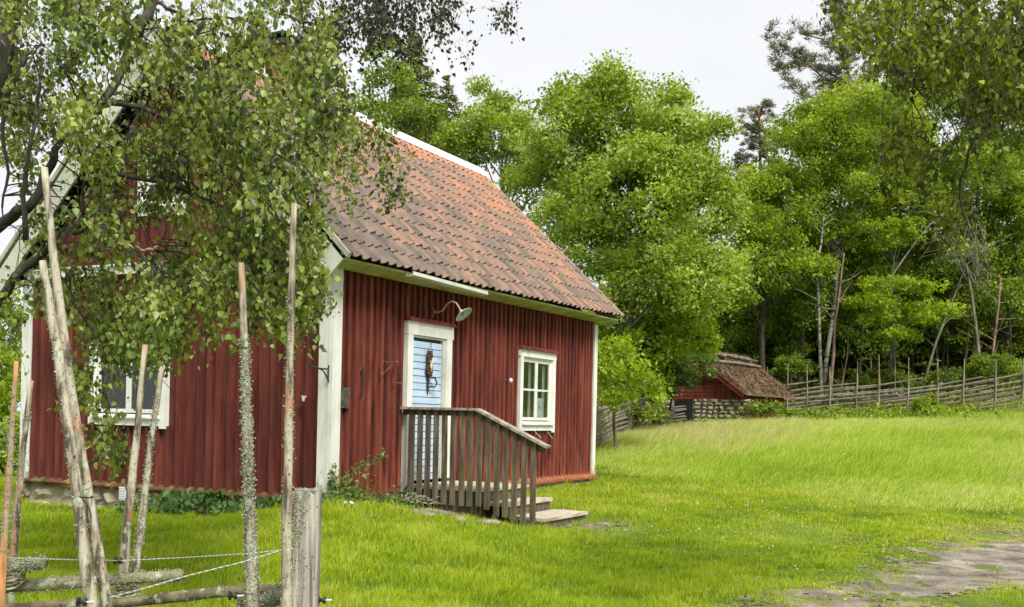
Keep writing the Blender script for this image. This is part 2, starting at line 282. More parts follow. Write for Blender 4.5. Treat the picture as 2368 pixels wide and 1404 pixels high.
_A = np.zeros((_n+3, _n+3)); _A[:_n, :_n] = _tps(_D)+np.eye(_n)*.05; _A[:_n, _n] = 1; _A[:_n, _n+1:] = CP[:, :2]; _A[_n:, :_n] = _A[:_n, _n:].T
_w = np.linalg.solve(_A, np.concatenate([CP[:, 2], np.zeros(3)]))
def GH(x, y):
    x = np.clip(np.atleast_1d(np.asarray(x, float)), -60, 75); y = np.clip(np.atleast_1d(np.asarray(y, float)), -6, 125)
    r = np.sqrt((x[:, None]-CP[None, :, 0])**2+(y[:, None]-CP[None, :, 1])**2)
    h = _tps(r)@_w[:_n]+_w[_n]+_w[_n+1]*x+_w[_n+2]*y
    return h+.02*np.sin(x*2.1+1)*np.cos(y*1.7)+.012*np.sin(x*5.3)*np.sin(y*4.9+2)
def gh(x, y): return float(GH(x, y)[0])
def axis(a, b, f0, f1, st): # fine between f0,f1, growing outside
    mid = list(np.arange(f0, f1, st)); s = st; p = f0; lo = []
    while p > a: s *= 1.18; p -= s; lo.append(p)
    s = st; p = f1; hi = [f1]
    while p < b: s *= 1.18; p += s; hi.append(p)
    return np.array(lo[::-1]+mid+hi)
gx = axis(-500, 500, -12, 20, .4); gy = axis(-60, 700, 2, 42, .4)
GX, GY = np.meshgrid(gx, gy); GZ = GH(GX.ravel(), GY.ravel())
V = np.stack([GX.ravel(), GY.ravel(), GZ], 1); nx_, ny_ = len(gx), len(gy)
ii, jj = np.meshgrid(np.arange(nx_-1), np.arange(ny_-1)); q = (jj*nx_+ii).ravel()
gr = np_mesh('ground', V, [np.stack([q, q+1, q+1+nx_, q+nx_], 1)], [np.zeros(len(q))], M['ground']); gr['kind'] = 'structure'
gr.data.polygons.foreach_set('use_smooth', [True]*len(q))

def vnoise(x, y, s, seed=0):
    r = np.random.default_rng(seed); g = r.random((64, 64)); x = np.asarray(x)*s+100; y = np.asarray(y)*s+100
    xi, yi = np.floor(x).astype(int), np.floor(y).astype(int); fx, fy = x-xi, y-yi; fx = fx*fx*(3-2*fx); fy = fy*fy*(3-2*fy)
    a = g[xi % 64, yi % 64]; b = g[(xi+1) % 64, yi % 64]; c = g[xi % 64, (yi+1) % 64]; d = g[(xi+1) % 64, (yi+1) % 64]
    return (a*(1-fx)+b*fx)*(1-fy)+(c*(1-fx)+d*fx)*fy
TU = np.array([(-5,-.5),(3,.3),(7,1.45),(8.4,2.25),(10,3.35),(11.8,4.8),(14.7,7.4),(18,11),(24,20),(30,30)]); TL = np.array([(-5,.3),(3,1.0),(7,2.3),(8.5,3.35),(9.4,4.5),(12,7.4),(15,10.4),(18,14),(24,24),(30,34)])
def track_d(x, y):   # >0 inside the track
    n = (vnoise(x, y, .9, 3)-.5)*.5+(vnoise(x, y, 3.1, 4)-.5)*.4+(vnoise(x, y, 8, 5)-.5)*.4
    return np.minimum(x-np.interp(y, TU[:, 0], TU[:, 1]), np.interp(y, TL[:, 0], TL[:, 1])-x)*.75+n
tx = np.arange(-1, 18, .045); ty = np.arange(2.5, 21, .045); TX, TY = np.meshgrid(tx, ty)
d = track_d(TX.ravel(), TY.ravel()).reshape(TX.shape)
fn = (vnoise(TX.ravel(), TY.ravel(), 17, 71)-.5).reshape(TX.shape)*.55+(RNG.random(TX.shape)-.5)*.25+.1
keep = (d+fn)[:-1, :-1] > 0
TZ = GH(TX.ravel(), TY.ravel())+.004
ii, jj = np.meshgrid(np.arange(len(tx)-1), np.arange(len(ty)-1)); q = (jj*len(tx)+ii)[keep]
fc = np.stack([q, q+1, q+1+len(tx), q+len(tx)], 1); us, inv = np.unique(fc.ravel(), return_inverse=True)
tz = TZ[us]+(RNG.random(len(us))*.004)
tr = np_mesh('dirt_track', np.stack([TX.ravel()[us], TY.ravel()[us], tz], 1), [inv.reshape(-1, 4)], [np.zeros(len(fc))], M['track']); tr['kind'] = 'structure'

# trodden bare soil in front of the steps and in the lawn
def soil_d(x, y):
    dx, dy = x-NX, y-NY; u = dx*ca+dy*sa; v = -dx*sa+dy*ca
    a = 1-np.sqrt(((u-2.05)/.6)**2+((v+2.3)/.3)**2); b = .9-np.sqrt(((u-.95)/.7)**2+((v+.75)/.3)**2); c = .9-np.sqrt(((x-3.2)/1.6)**2+((y-12.2)/.35)**2); e = .8-np.sqrt(((x-5.4)/1.3)**2+((y-13.6)/.35)**2)
    return np.maximum(a, b)*.5-.12+(vnoise(x, y, 3, 81)-.5)*.6+(vnoise(x, y, 17, 82)-.5)*.5
sx_ = np.arange(-2.5, 8, .045); sy_ = np.arange(10.5, 15, .045); SX, SY = np.meshgrid(sx_, sy_); kk = soil_d(SX.ravel(), SY.ravel()).reshape(SX.shape)[:-1, :-1] > 0
ii, jj = np.meshgrid(np.arange(len(sx_)-1), np.arange(len(sy_)-1)); q = (jj*len(sx_)+ii)[kk]; fc = np.stack([q, q+1, q+1+len(sx_), q+len(sx_)], 1); us, inv = np.unique(fc.ravel(), return_inverse=True)
bs_ = np_mesh('bare_soil', np.stack([SX.ravel()[us], SY.ravel()[us], GH(SX.ravel()[us], SY.ravel()[us])+.007+RNG.random(len(us))*.006], 1), [inv.reshape(-1, 4)], [np.zeros(len(fc))], M['track']); bs_['kind'] = 'structure'

# ================================================================ the red cottage
H = empty('red_cottage', (NX, NY, 0), ANG)
tag(H, 'red board and batten cottage with orange tiled roof and white corner boards', 'house')
R0, R1, E0, E1, OV, EV = 5.737, 5.665, 2.748, 2.85, .2517, .3342
def roofz(u, s):     # s 0 at eave .. 1 at ridge
    k = (u+OV)/(HL+2*OV); return (E0+(E1-E0)*k)*(1-s)+(R0+(R1-R0)*k)*s
def roofpt(u, s, n=0.0, back=False):
    v = -EV+(HW/2+EV)*s; v2 = HW-v if back else v; sg = 1 if back else -1
    return Vector((u, v2+sg*n*.7, roofz(u, s)+n*.71 + (.03*math.sin((u+.25)/8.2*math.pi)*-1)))
def wall_top(v):     # underside of the roof over the walls
    vv = v if v <= HW/2 else HW-v
    return 2.60+(vv)*(R0-E0)/(HW/2+EV)+.10
# --- siding: boards with narrow raised battens, left out at the openings
WZ0, WZ1, GZT = .7942, 2.0496, GW(300, 752)[1]
HOLES_L = [(1.53, 2.635, -.05, 2.19), (4.655, 5.933, WZ0+.005, WZ1-.005)]
gvc = (2.5502+3.9522)/2
HOLES_G = [(gvc-.695, gvc+.695, .79, GZT-.005), (HW/2+.1-.39, HW/2+.1+.39, 3.455, 4.245)]
def spans(c, half, z0, z1, holes):
    out = [(z0, z1)]
    for a, bb, h0, h1 in holes:
        if c+half > a and c-half < bb:
            nw = []
            for p0, p1 in out:
                if h0 > p0: nw.append((p0, min(p1, h0)))
                if h1 < p1: nw.append((max(p0, h1), p1))
            out = [q for q in nw if q[1]-q[0] > .03]
    return out
def siding(L, topf, holes, pitch, place_, r_, ledge=None):
    b = MB(); cuts = sorted(set([.03, L-.03, L/2]+[q for h in holes for q in h[:2]]))
    for a, c in zip(cuts[:-1], cuts[1:]):
        for z0, z1 in spans((a+c)/2, .001, .03, 99, holes):
            za, zc_ = min(z1, topf(a)), min(z1, topf(c))
            if za > z0: b.add([place_(a, .05, z0), place_(c, .05, z0), place_(c, .05, zc_), place_(a, .05, za), place_(a, .09, z0), place_(c, .09, z0), place_(c, .09, zc_), place_(a, .09, za)],
                [(0, 1, 2, 3), (7, 6, 5, 4), (0, 4, 5, 1), (1, 5, 6, 2), (2, 6, 7, 3), (3, 7, 4, 0)], .5)
    u = .19
    while u < L-.12:
        wd = r_.uniform(.040, .070); x = u+r_.uniform(-.012, .012); tp_ = topf(x)-.03; segs = [(.035, tp_)] if not ledge else [(.035, ledge[0]), (ledge[1], tp_)]
        for s0, s1 in segs:
            for z0, z1 in spans(x, wd/2, s0, s1, holes):
                if z1-z0 < .05: continue
                n_ = max(2, int((z1-z0)/.35)); zs = [z0+(z1-z0)*i/n_ for i in range(n_+1)]
                pl = [x-wd/2+r_.uniform(-.008, .008) for _ in zs]; pr = [x+wd/2+r_.uniform(-.008, .008) for _ in zs]; vs = []; fs = []
                for i, z in enumerate(zs): vs += [place_(pl[i], .05, z), place_(pl[i]+.004, .006, z), place_(pr[i]-.004, .006, z), place_(pr[i], .05, z)]
                for i in range(n_): a = 4*i; fs += [(a, a+1, a+5, a+4), (a+1, a+2, a+6, a+5), (a+2, a+3, a+7, a+6)]
                fs += [(0, 3, 2, 1), (4*n_, 4*n_+1, 4*n_+2, 4*n_+3)]; b.add(vs, fs, r_.random())
        u += pitch*r_.uniform(.94, 1.06)
    return b
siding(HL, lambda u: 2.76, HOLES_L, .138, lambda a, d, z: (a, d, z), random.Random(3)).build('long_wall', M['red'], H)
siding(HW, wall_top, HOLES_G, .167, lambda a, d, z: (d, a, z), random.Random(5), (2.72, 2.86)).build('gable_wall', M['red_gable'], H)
b = MB(); b.box((.03, HW-.09, .03), (HL-.03, HW-.05, 2.75), .4); b.build('long_wall', M['red'], H)
b = MB(); b.prism([(HL-.09, .09, .03), (HL-.09, HW-.09, .03), (HL-.09, HW-.09, wall_top(.03)), (HL-.09, HW/2, wall_top(HW/2)), (HL-.09, .09, wall_top(.03))], (.04, 0, 0), .5)
for q in range(30):
    vv = .2+q*.168; b.box((HL-.05, vv-.03, .035), (HL-.012, vv+.03, wall_top(vv)-.05), .5)
b.build('gable_wall', M['red'], H)
# white attic ledge on the gable
zs1 = GW(220, 627)[1]
b = MB(); b.box((-.035, .12, 2.725), (.048, HW-.12, 2.83)); b.box((-.06, .12, 2.83), (.048, HW-.12, 2.855)); b.build('ledge_board', M['white'], H)
# corner boards
def corner(x0, x1, y0, y1):
    b = MB(); b.box((x0, y0, -.02), (x1, y1, 2.72)); return b
b = MB(); b.box((-.004, -.004, -.02), (.165, .03, 2.66)); b.box((-.006, .0302, -.022), (.028, .19, 2.72)); b.box((-.012, .02, -.03), (-.0062, .05, 2.6)); b.build('corner_board', M['white'], H)
b = MB(); b.box((HL-.13, -.004, .0), (HL+.004, .03, 2.68)); b.box((HL-.03, .0302, .0), (HL+.006, .16, 2.66)); b.build('corner_board', M['white'], H)
b = MB(); b.box((-.006, HW-.17, -.0), (.028, HW, 2.72)); b.box((.03, HW-.03, .0), (.15, HW+.002, 2.6)); b.build('corner_board', M['white'], H)
b = MB(); b.box((HL-.03, HW-.15, 0), (HL+.006, HW, 2.66)); b.build('corner_board', M['white'], H)
# base boards
b = MB(); b.prism([(.2, .05, .05), (.2, .05, -.05), (.2, -.045, -.05), (.2, -.045, -.02)], (1.2, 0, 0)); b.build('base_board', M['base_board'], H)
b = MB(); b.prism([(2.7, .05, .06), (2.7, .05, -.05), (2.7, -.055, -.05), (2.7, -.055, -.015)], (HL-2.68, 0, 0)); b.build('base_board', M['base_board_red'], H)
b = MB(); b.prism([(.05, .2, .05), (.05, .2, -.015), (-.045, .2, -.015), (-.045, .2, .0)], (0, HW-.2, 0)); b.box((-.02, .2, -.06), (.06, HW, -.0155)); b.build('base_board', M['base_board'], H)
# foundation
b = MB(); b.box((.06, .06, -.75), (HL-.06, HW-.06, .0))
r_ = random.Random(8)
def stones(b, p0, p1, z0, z1, out, r_, row=.2):
    p0, p1, out = Vector(p0), Vector(p1), Vector(out); L = (p1-p0).length; d = (p1-p0)/L; z = z0
    while z < z1-.03:
        h = min(row*r_.uniform(.75, 1.25), z1-z); s = r_.uniform(-.2, 0)
        while s < L:
            wd = r_.uniform(.22, .65)*(row/.2); s0, s1 = max(s, 0)+.008, min(s+wd, L)-.008
            if s1-s0 > .05:
                n_ = 3; vs = []; fs = []; o_ = r_.uniform(.0, .035)
                for i in range(n_+1):
                    for j in range(n_+1):
                        e = (i in (0, n_)) + (j in (0, n_))
                        a = s0+(s1-s0)*i/n_+r_.uniform(-.03, .03)*row/.2; zz = z+.0+(h)*j/n_+r_.uniform(-.03, .03)*row/.2
                        vs.append(p0+d*a+out*((-.05 if e else o_)+r_.uniform(0, .015))+Vector((0, 0, zz)))
                for i in range(n_):
                    for j in range(n_): fs.append((i*(n_+1)+j, (i+1)*(n_+1)+j, (i+1)*(n_+1)+j+1, i*(n_+1)+j+1))
                b.add(vs, fs, r_.random())
            s += wd
        z += h
stones(b, (.03, HW-.02, 0), (.03, .05, 0), -.65, -.06, (-1, 0, 0), r_); stones(b, (.05, .03, 0), (HL-.02, .03, 0), -.65, -.06, (0, -1, 0), r_); stones(b, (HL-.03, .05, 0), (HL-.03, HW-.02, 0), -.65, -.06, (1, 0, 0), r_)
b.build('foundation', M['stone'], H)
# ventilation grille in the foundation
vg, zg = GW(289, 1140)
b = MB(); b.box((-.05, vg-.05, zg-.09), (-.02, vg+.05, zg+.08))
for i in range(5): b.box((-.056, vg-.05, zg-.07+i*.032), (-.0502, vg+.05, zg-.055+i*.032))
b.build('vent_grille', M['cap'], H)
# soffit board along the eaves
for sgn, y0 in ((1, 0), (-1, HW)):
    b = MB(); o_ = lambda v: y0+sgn*v
    pts = [(-OV+.04, o_(-.30), E0-.045), (-OV+.04, o_(-.02), 2.655), (-OV+.04, o_(.06), 2.66), (-OV+.04, o_(.06), 2.69), (-OV+.04, o_(-.30), E0-.02)]
    d0 = [Vector(p) for p in pts]; d1 = [p+Vector((HL+2*OV-.08, 0, E1-E0-.04)) for p in d0]; n = 5
    b.add(d0+d1, [tuple(range(n)), tuple(range(n, 2*n))[::-1]]+[(i, n+i, n+(i+1) % n, (i+1) % n) for i in range(n)])
    b.build('eave_board', M['algae'], H)
# barge boards + verge
for uu, nm in ((-OV, 0), (HL+OV-.03, 1)):
    for back in (False, True):
        b = MB()
        W_ = .235
        A = roofpt(uu, 0, -.02, back); B_ = roofpt(uu, 1.0, -.02, back); C_ = roofpt(uu, 1, -.02-W_*1.42*.7, back); C_.y = HW/2; B_.y = HW/2
        sg = 1 if back else -1
        Dd = Vector((uu, A.y-sg*.20, A.z-.20)); A2 = Vector((uu, A.y-sg*.02, A.z-.03)); E_ = Vector((uu, A.y-sg*.30, A.z-.13+.0))
        C2 = Vector((uu, HW/2, B_.z-.40))
        b.prism([A2, B_, C2, E_+Vector((0, -sg*.0, .05)), Dd], (.028, 0, 0))
        b.build('barge_board', M['barge'], H)
        b = MB(); p0 = roofpt(uu-.012 if nm == 0 else uu+.0, -.01, .0, back); p1 = roofpt(uu-.012 if nm == 0 else uu, 1.0, .0, back)
        vs = [p0, p1, p1+Vector((.055, 0, 0)), p0+Vector((.055, 0, 0))]; vt = [p+Vector((0, sg*.03, .05)) for p in vs]
        b.add(vs+vt, [(0, 1, 2, 3), (7, 6, 5, 4), (0, 4, 5, 1), (3, 2, 6, 7), (0, 3, 7, 4), (1, 5, 6, 2)]); b.build('verge_strip', M['verge'], H)
# roof deck + tiles
def make_roof(back):
    b = MB(); n = 20
    for i in range(n):
        ua, ub = -OV+.03+(HL+2*OV-.06)*i/n, -OV+.03+(HL+2*OV-.06)*(i+1)/n
        p = [roofpt(ua, .02, -.02, back), roofpt(ub, .02, -.02, back), roofpt(ub, 1, -.02, back), roofpt(ua, 1, -.02, back)]
        p2 = [x-Vector((0, 0, .03)) for x in p]
        b.add(p+p2, [(0, 1, 2, 3), (7, 6, 5, 4), (0, 4, 5, 1), (2, 6, 7, 3)])
    b.build('roof_deck', M['inside'], H)
    r_ = random.Random(21+back); b = MB(); NT, NR = 47, 14; pw = (HL+2*OV-.06)/NT
    prof = [(0, .042), (.09, .040), (.2, .018), (.34, .002), (.5, -.004), (.66, .002), (.8, .014), (.93, .036), (1.04, .044)]
    for j in range(NR):
        s0, s1 = j/NR-.006, (j+1)/NR+.012
        for i in range(NT):
            u0 = -OV+.03+i*pw; nse = vnoise(np.array([i*.33]), np.array([j*.5]), 1, 9)[0]; ns2 = vnoise(np.array([i*1.7]), np.array([j*.35]), 1, 10)[0]
            t = .04+.48*(nse*.45+ns2*.55)+.32*(i/NT-.4)+.10*(j/NR)+r_.uniform(-.2, .22)
            if j == NR-1: t = r_.uniform(.72, 1.0)
            elif j == NR-2: t += .12
            if r_.random() < .04: t += .22
            if j < 2: t -= .08
            t = min(max(t, 0), 1); lift = .03+r_.uniform(-.004, .009); dx = r_.uniform(-.004, .004); dj = r_.uniform(-.0035, .0035)*(2.2 if r_.random() < .1 else 1)
            top0 = [roofpt(u0+dx+x*pw, s0+dj, z+lift, back) for x, z in prof]; top1 = [roofpt(u0+dx+x*pw, s1, z+.002, back) for x, z in prof]
            bot0 = [roofpt(u0+dx+x*pw, s0+dj+.001, z+lift-.018, back) for x, z in prof]; n = len(prof)
            fs = [(k, k+1, n+k+1, n+k) for k in range(n-1)]+[(2*n+k, 2*n+k+1, k+1, k) for k in range(n-1)]
            bot1 = [top1[0]+Vector((0, 0, -.02)), top1[-1]+Vector((0, 0, -.02))]
            vs = top0+top1+bot0+bot1; fs += [(0, n, 3*n, 2*n), (n-1, 3*n-1, 3*n+1, 2*n-1)]
            if back: fs = [f[::-1] for f in fs]
            b.add(vs, fs, t)
    b.build('roof_tiles', M['tile'], H)
make_roof(False); make_roof(True)
# ridge cap
b = MB(); a0, a1 = -OV-.03, HL+OV+.02; n = 12
for i in range(n):
    ua, ub = a0+(a1-a0)*i/n, a0+(a1-a0)*(i+1)/n; r = []
    for uu in (ua, ub):
        z = roofz(uu, 1)-.03*math.sin((uu+.25)/8.2*math.pi)
        r.append([Vector((uu, HW/2+y, z+zz)) for y, zz in ((-.17, -.075), (-.165, -.06), (-.02, .115), (.02, .115), (.165, -.06), (.17, -.075), (.15, -.075), (0, .085), (-.15, -.075))])
    m_ = 9; b.add(r[0]+r[1], [(k, (k+1) % m_, m_+(k+1) % m_, m_+k)[::-1] for k in range(m_)]+([tuple(range(m_))] if i == 0 else [])+([tuple(range(m_, 2*m_))[::-1]] if i == n-1 else []))
b.build('ridge_cap', M['cap'], H)
# chimney
kx, _ = ray(655, 100); x0, y0 = NX-(HW/2)*sa, NY+(HW/2)*ca
uc = (kx*y0-x0)/(ca-kx*sa)
zc = CAMH+ray(655, 112)[1]*(y0+uc*sa)
ch = MB(); r_ = random.Random(4); z = roofz(uc, 1)-.6; row = 0
while z < zc-.1:
    for sx in range(3):
        off = .12 if row % 2 else 0
        for (a, bb) in (((uc-.36+sx*.24-off*.0, HW/2-.3), (uc-.36+sx*.24+.232, HW/2+.3)),):
            ch.box((a[0]+r_.uniform(-.003, .003), a[1]-r_.uniform(0, .006), z), (bb[0], bb[1]+r_.uniform(0, .006), z+.064), r_.random())
    row += 1; z += .072
ch.box((uc-.355, HW/2-.29, roofz(uc, 1)-.7), (uc+.35, HW/2+.29, zc-.1)); cho = ch.build('chimney', M['brick'], H)
b = MB(); b.box((uc-.42, HW/2-.36, zc-.1), (uc+.42, HW/2+.36, zc-.03)); b.box((uc-.4, HW/2-.34, zc+.05), (uc+.4, HW/2+.34, zc+.08))
for a in (-.36, .34):
    for c in (-.3, .28): b.box((uc+a, HW/2+c, zc-.03), (uc+a+.02, HW/2+c+.02, zc+.05))
b.build('chimney_cap', M['dark'], cho)
# gutter piece over the door
ua, za = LW(947, 632, .36); ub, zb = LW(1120, 680, .36)
b = MB(); n = 7
sec = [(a*.8, q*.72) for a, q in [(-.13, .035), (-.145, .03), (-.15, -.03), (-.10, -.05), (-.02, -.05), (.0, -.03), (.0, .03), (-.012, .03), (-.016, -.02), (-.03, -.036), (-.1, -.036), (-.132, -.02)]]
q0 = [Vector((ua, -.30+y, za+z+.0)) for y, z in sec]; q1 = [Vector((ub, -.30+y, zb+z+.01)) for y, z in sec]; m_ = len(sec)
b.add(q0+q1, [(k, m_+k, m_+(k+1) % m_, (k+1) % m_) for k in range(m_)]+[tuple(range(m_)), tuple(range(m_, 2*m_))[::-1]])
b.build('gutter', M['barge'], H)

# --- openings. A window in a local frame: origin on wall, X along wall, -Y outward
def place(parent, name, x, side):
    if side == 'long': return empty(name, (x, 0, 0), 0, parent)
    return empty(name, (0, x, 0), -math.pi/2, parent)     # local x runs towards -v ; -Y outward = -u
def drip(w0, w1, z, parent):
    b = MB(); n = max(3, int((w1-w0)/.13)); b.box((w0, -.06, z), (w1, .045, z+.02))
    for i in range(n):
        xa, xb = w0+(w1-w0)*i/n, w0+(w1-w0)*(i+1)/n
        xs = [xa+(xb-xa)*k/6 for k in range(7)]; zz = [z+.02+.02*math.sin(math.pi*k/6)+.015 for k in range(7)]
        b.prism([(x, -.045, zq) for x, zq in zip(xs, zz)]+[(xb, -.045, z+.02), (xa, -.045, z+.02)], (0, .09, 0))
    b.build('drip_board', M['red_trim'], parent)
def window(side, x, wdt, z0, z1, bw=.10, mullions=2, rowfrac=(.0, .5, 1), notice=None, rightlong=.03, curtain=True):
    wn_ = place(H, 'window', x, side); h = wdt/2
    b = MB(); T = -.022
    b.box((-h, T, z1-.11), (h, .05, z1)); b.box((-h+.012, T+.003, z0), (-h+bw, .05, z1-.1102)); b.box((h-bw, T+.003, z0-rightlong), (h-.012, .05, z1-.1102))
    b.box((-h+bw+.001, T+.005, z0), (h-bw-.001, .05, z0+.085)); b.build('casing', M['white'], wn_)
    b = MB(); b.prism([(-h+bw-.02, -.05, z0+.088), (-h+bw-.02, .05, z0+.088), (-h+bw-.02, .05, z0+.15), (-h+bw-.02, -.05, z0+.11)], (wdt-2*bw+.04, 0, 0)); b.build('sill', M['white'], wn_)
    i0, i1, iz0, iz1 = -h+bw+.012, h-bw-.012, z0+.16, z1-.135
    b = MB(); b.box((i0-.012, .012, iz1), (i1+.012, .05, z1-.112)); b.box((i0-.012, .012, iz0-.01), (i0+.02, .05, iz1)); b.box((i1-.02, .012, iz0-.01), (i1+.012, .05, iz1)); b.build('frame', M['white'], wn_)
    ws = (i1-i0-.04)/mullions
    for k in range(mullions):
        a, c = i0+.02+k*ws+.003, i0+.02+(k+1)*ws-.003
        b = MB(); fr = .04; b.box((a, .02, iz0), (c, .045, iz0+.05)); b.box((a, .02, iz1-.05), (c, .045, iz1)); b.box((a, .02, iz0+.0502), (a+fr, .045, iz1-.0502)); b.box((c-fr, .02, iz0+.0502), (c, .045, iz1-.0502))
        zr = iz0+.05+(iz1-iz0-.1)*rowfrac[1]; b.box((a+fr+.0005, .022, zr-.015), (c-fr-.0005, .043, zr+.015))
        s = b.build('sash', M['white'], wn_)
        for (q0, q1) in ((iz0+.05, zr-.015), (zr+.015, iz1-.05)):
            g = MB(); g.box((a+fr, .031, q0), (c-fr, .035, q1)); g.build('pane', M['glass'], wn_)
        if curtain:
            g = MB(); n = 7; x1 = c-fr-.005; x0_ = x1-.07
            vs = []; 
            for i in range(n+1):
                xx = x0_+(x1-x0_)*i/n; yy = .11+.012*math.sin(i*2.4)
                vs += [(xx, yy, iz0), (xx, yy, iz1)]
            g.add(vs, [(2*i, 2*i+2, 2*i+3, 2*i+1) for i in range(n)]); g.build('curtain', M['curtain'], wn_)
    # dark interior recess
    g = MB(); g.box((i0-.02, .5, iz0-.05), (i1+.02, .52, iz1+.05)); g.box((i0-.04, .1, iz0-.05), (i0-.02, .52, iz1+.05)); g.box((i1+.02, .1, iz0-.05), (i1+.04, .52, iz1+.05)); g.box((i0-.04, .1, iz1+.05), (i1+.04, .52, iz1+.07)); g.box((i0-.04, .1, iz0-.07), (i1+.04, .52, iz0-.05))
    g.build('room_shade', M['inside'], wn_)
    drip(-h-.01, h+.01, z1, wn_)
    return wn_, (i0, i1, iz0, iz1, ws)
# cut nothing: siding behind windows is left out by giving the openings their own boards
wz0, wz1 = .7942, 2.0496
win, wi = window('long', (4.6485+5.9399)/2, 5.9399-4.6485, wz0, wz1, bw=.115)
g = MB(); a = wi[0]+.02+wi[4]+.045; g.box((a, .05, wi[2]+.06), (a+.25, .054, wi[2]+.36)); g.build('notice', mat('pale_blue_paper', [(.3, (.55, .66, .78)), (.7, (.66, .76, .86))], rough=.8), win)
g = MB(); g.box((a+.12, .046, wi[2]+.18), (a+.145, .0495, wi[2]+.23)); g.tube([(a+.132, .046, wi[2]+.22), (a+.132, .049, wi[2]+.22)], .018, 10); g.build('notice_mark', M['dark'], win)
window('gable', gvc, 3.9522-2.5502, .7853, GZT, bw=.115, rowfrac=(0, .62, 1), curtain=True)
av, az = GW(385, 395)
window('gable', HW/2+.1, .8, 3.45, 4.25, bw=.09, curtain=False)
# slack cords under the long-wall window
for (xa, ya, xb, yb) in ((1238, 998, 1252, 1013), (1268, 999, 1278, 1014)):
    p, q = LW(xa, ya, .03), LW(xb, yb, .05); g = MB(); g.tube([(p[0], -.02, p[1]), (q[0], -.045, q[1])], .006, 6); g.build('loose_strip', M['white'], H)

# --- door
D = place(H, 'door', 0, 'long'); u1, u2, zt = 1.5235, 2.6426, 2.2
b = MB(); b.box((u1, -.022, zt-.17), (u2, .05, zt)); b.box((u1+.005, -.019, .02), (u1+.125, .05, zt-.1702)); b.box((u2-.165, -.019, .16), (u2-.03, .05, zt-.1702)); b.build('casing', M['white'], D)
b = MB(); b.box((u2-.235, .0, .16), (u2-.166, .05, zt-.172)); b.box((u1+.1255, .0, zt-.2), (u2-.236, .05, zt-.172)); b.build('frame', M['barge'], D)
b = MB(); b.box((u1+.126, .052, .15), (u2-.236, .056, zt-.2)); b.build('backing', M['gap'], D)
b = MB(); z = .155; r_ = random.Random(2)
while z < zt-.24:
    b.box((u1+.128, .02+r_.uniform(0, .003), z), (u2-.238, .0515, z+.081), r_.random()); z += .0905
b.build('door_leaf', M['blue'], D)
drip(u1-.01, u2+.01, zt, D)
hu, hz = LW(988, 880, -.02)
b = MB(); b.box((hu-.022, .004, hz-.11), (hu+.022, .02, hz+.11)); b.prism([(hu-.022, .004, hz+.11), (hu+.022, .004, hz+.11), (hu, .004, hz+.19)], (0, .014, 0)); b.prism([(hu-.022, .004, hz-.11), (hu, .004, hz-.19), (hu+.022, .004, hz-.11)], (0, .014, 0))
b.tube([(hu+.02, -.02, hz+.04), (hu+.09, -.045, hz+.035), (hu+.13, -.05, hz-.03), (hu+.09, -.045, hz-.08), (hu+.02, -.02, hz-.08)], .011, 8)
b.tube([(hu, .01, hz-.08), (hu+.03, -.03, hz-.08)], .014, 8); b.build('handle', M['dark'], D)
# hanging door ornament
ou, oz = LW(991, 838, -.0); nz = LW(991, 793)[1]
O = empty('door_ornament', HP(ou, -.03, oz), ANG); tag(O, 'dark hanging door ornament with golden figure on blue plank door', 'ornament')
b = MB(); pts = []
outl = [(-.05, .15), (.05, .15), (.06, .05), (.065, -.04), (.075, -.1), (.05, -.17), (0, -.2), (-.05, -.17), (-.08, -.1), (-.06, -.04), (-.06, .05)]
b.prism([(x, 0, z) for x, z in outl], (0, .022, 0)); b.build('plate', M['dark'], O)
b = MB()
r_ = random.Random(6)
for i in range(14):
    a_ = i/13; b.tube([(-.045+.09*(i % 2), -.004, .13-.3*a_), (.03-.05*(i % 3), -.012, .11-.3*a_)], .007, 6)
b.build('relief', M['rust'], O)
b = MB(); b.tube([(-.03, -.01, .02), (.0, -.016, -.03), (.04, -.01, .05)], .013, 6); b.tube([(.0, -.016, -.03), (.01, -.014, -.12)], [.02, .008], 6); b.blob((.0, -.015, -.05), (.025, .012, .04), sub=1, jit=.1); b.build('figure', mat('dull_gold', [(.3, (.5, .36, .16)), (.7, (.7, .58, .35))], rough=.5), O)
b = MB(); b.tube([(-.035, 0, .15), (0, .0, nz-oz), (.035, 0, .15)], .004, 5); b.blob((0, 0, nz-oz), .012, sub=1, jit=0); b.build('cord', M['rust'], O)

# --- wall lamp
l0 = LW(1000, 722); L_ = empty('wall_lamp', (l0[0], -.0, l0[1]), 0, H)
b = MB(); b.box((-.02, -.012, -.07), (.02, .03, .07)); b.tube([(0, .0, 0), (0, -.03, 0)], .03, 10); b.build('bracket', M['rust'], L_)
b = MB(); arm = [(0, 0, 0), (0, -.09, -.005), (0, -.16, .02), (0, -.22, .10), (0, -.29, .135), (0, -.36, .11), (0, -.41, .04), (0, -.43, .01)]; b.tube(arm, .011, 8); b.build('arm', mat('dull_copper', [(.3, (.3, .19, .14)), (.7, (.48, .34, .27))], rough=.5), L_)
n_ = Vector((.05, -.66, -.75)).normalized(); c0 = Vector((0, -.43, .01))
b = MB(); ux = n_.orthogonal().normalized(); uy = n_.cross(ux)
prof = [(a*.9, q*.86) for a, q in [(0, .025), (.02, .03), (.035, .055), (.05, .10), (.075, .145), (.082, .15), (.078, .14), (.055, .10), (.045, .05), (.04, .0)]]
N = 28; vs = [c0+n_*h_+(ux*math.cos(2*math.pi*k/N)+uy*math.sin(2*math.pi*k/N))*r for h_, r in prof for k in range(N)]
b.add(vs, [(i*N+k, i*N+(k+1) % N, (i+1)*N+(k+1) % N, (i+1)*N+k) for i in range(len(prof)-1) for k in range(N)]+[tuple(range(N))]); b.build('shade', M['enamel'], L_, True)
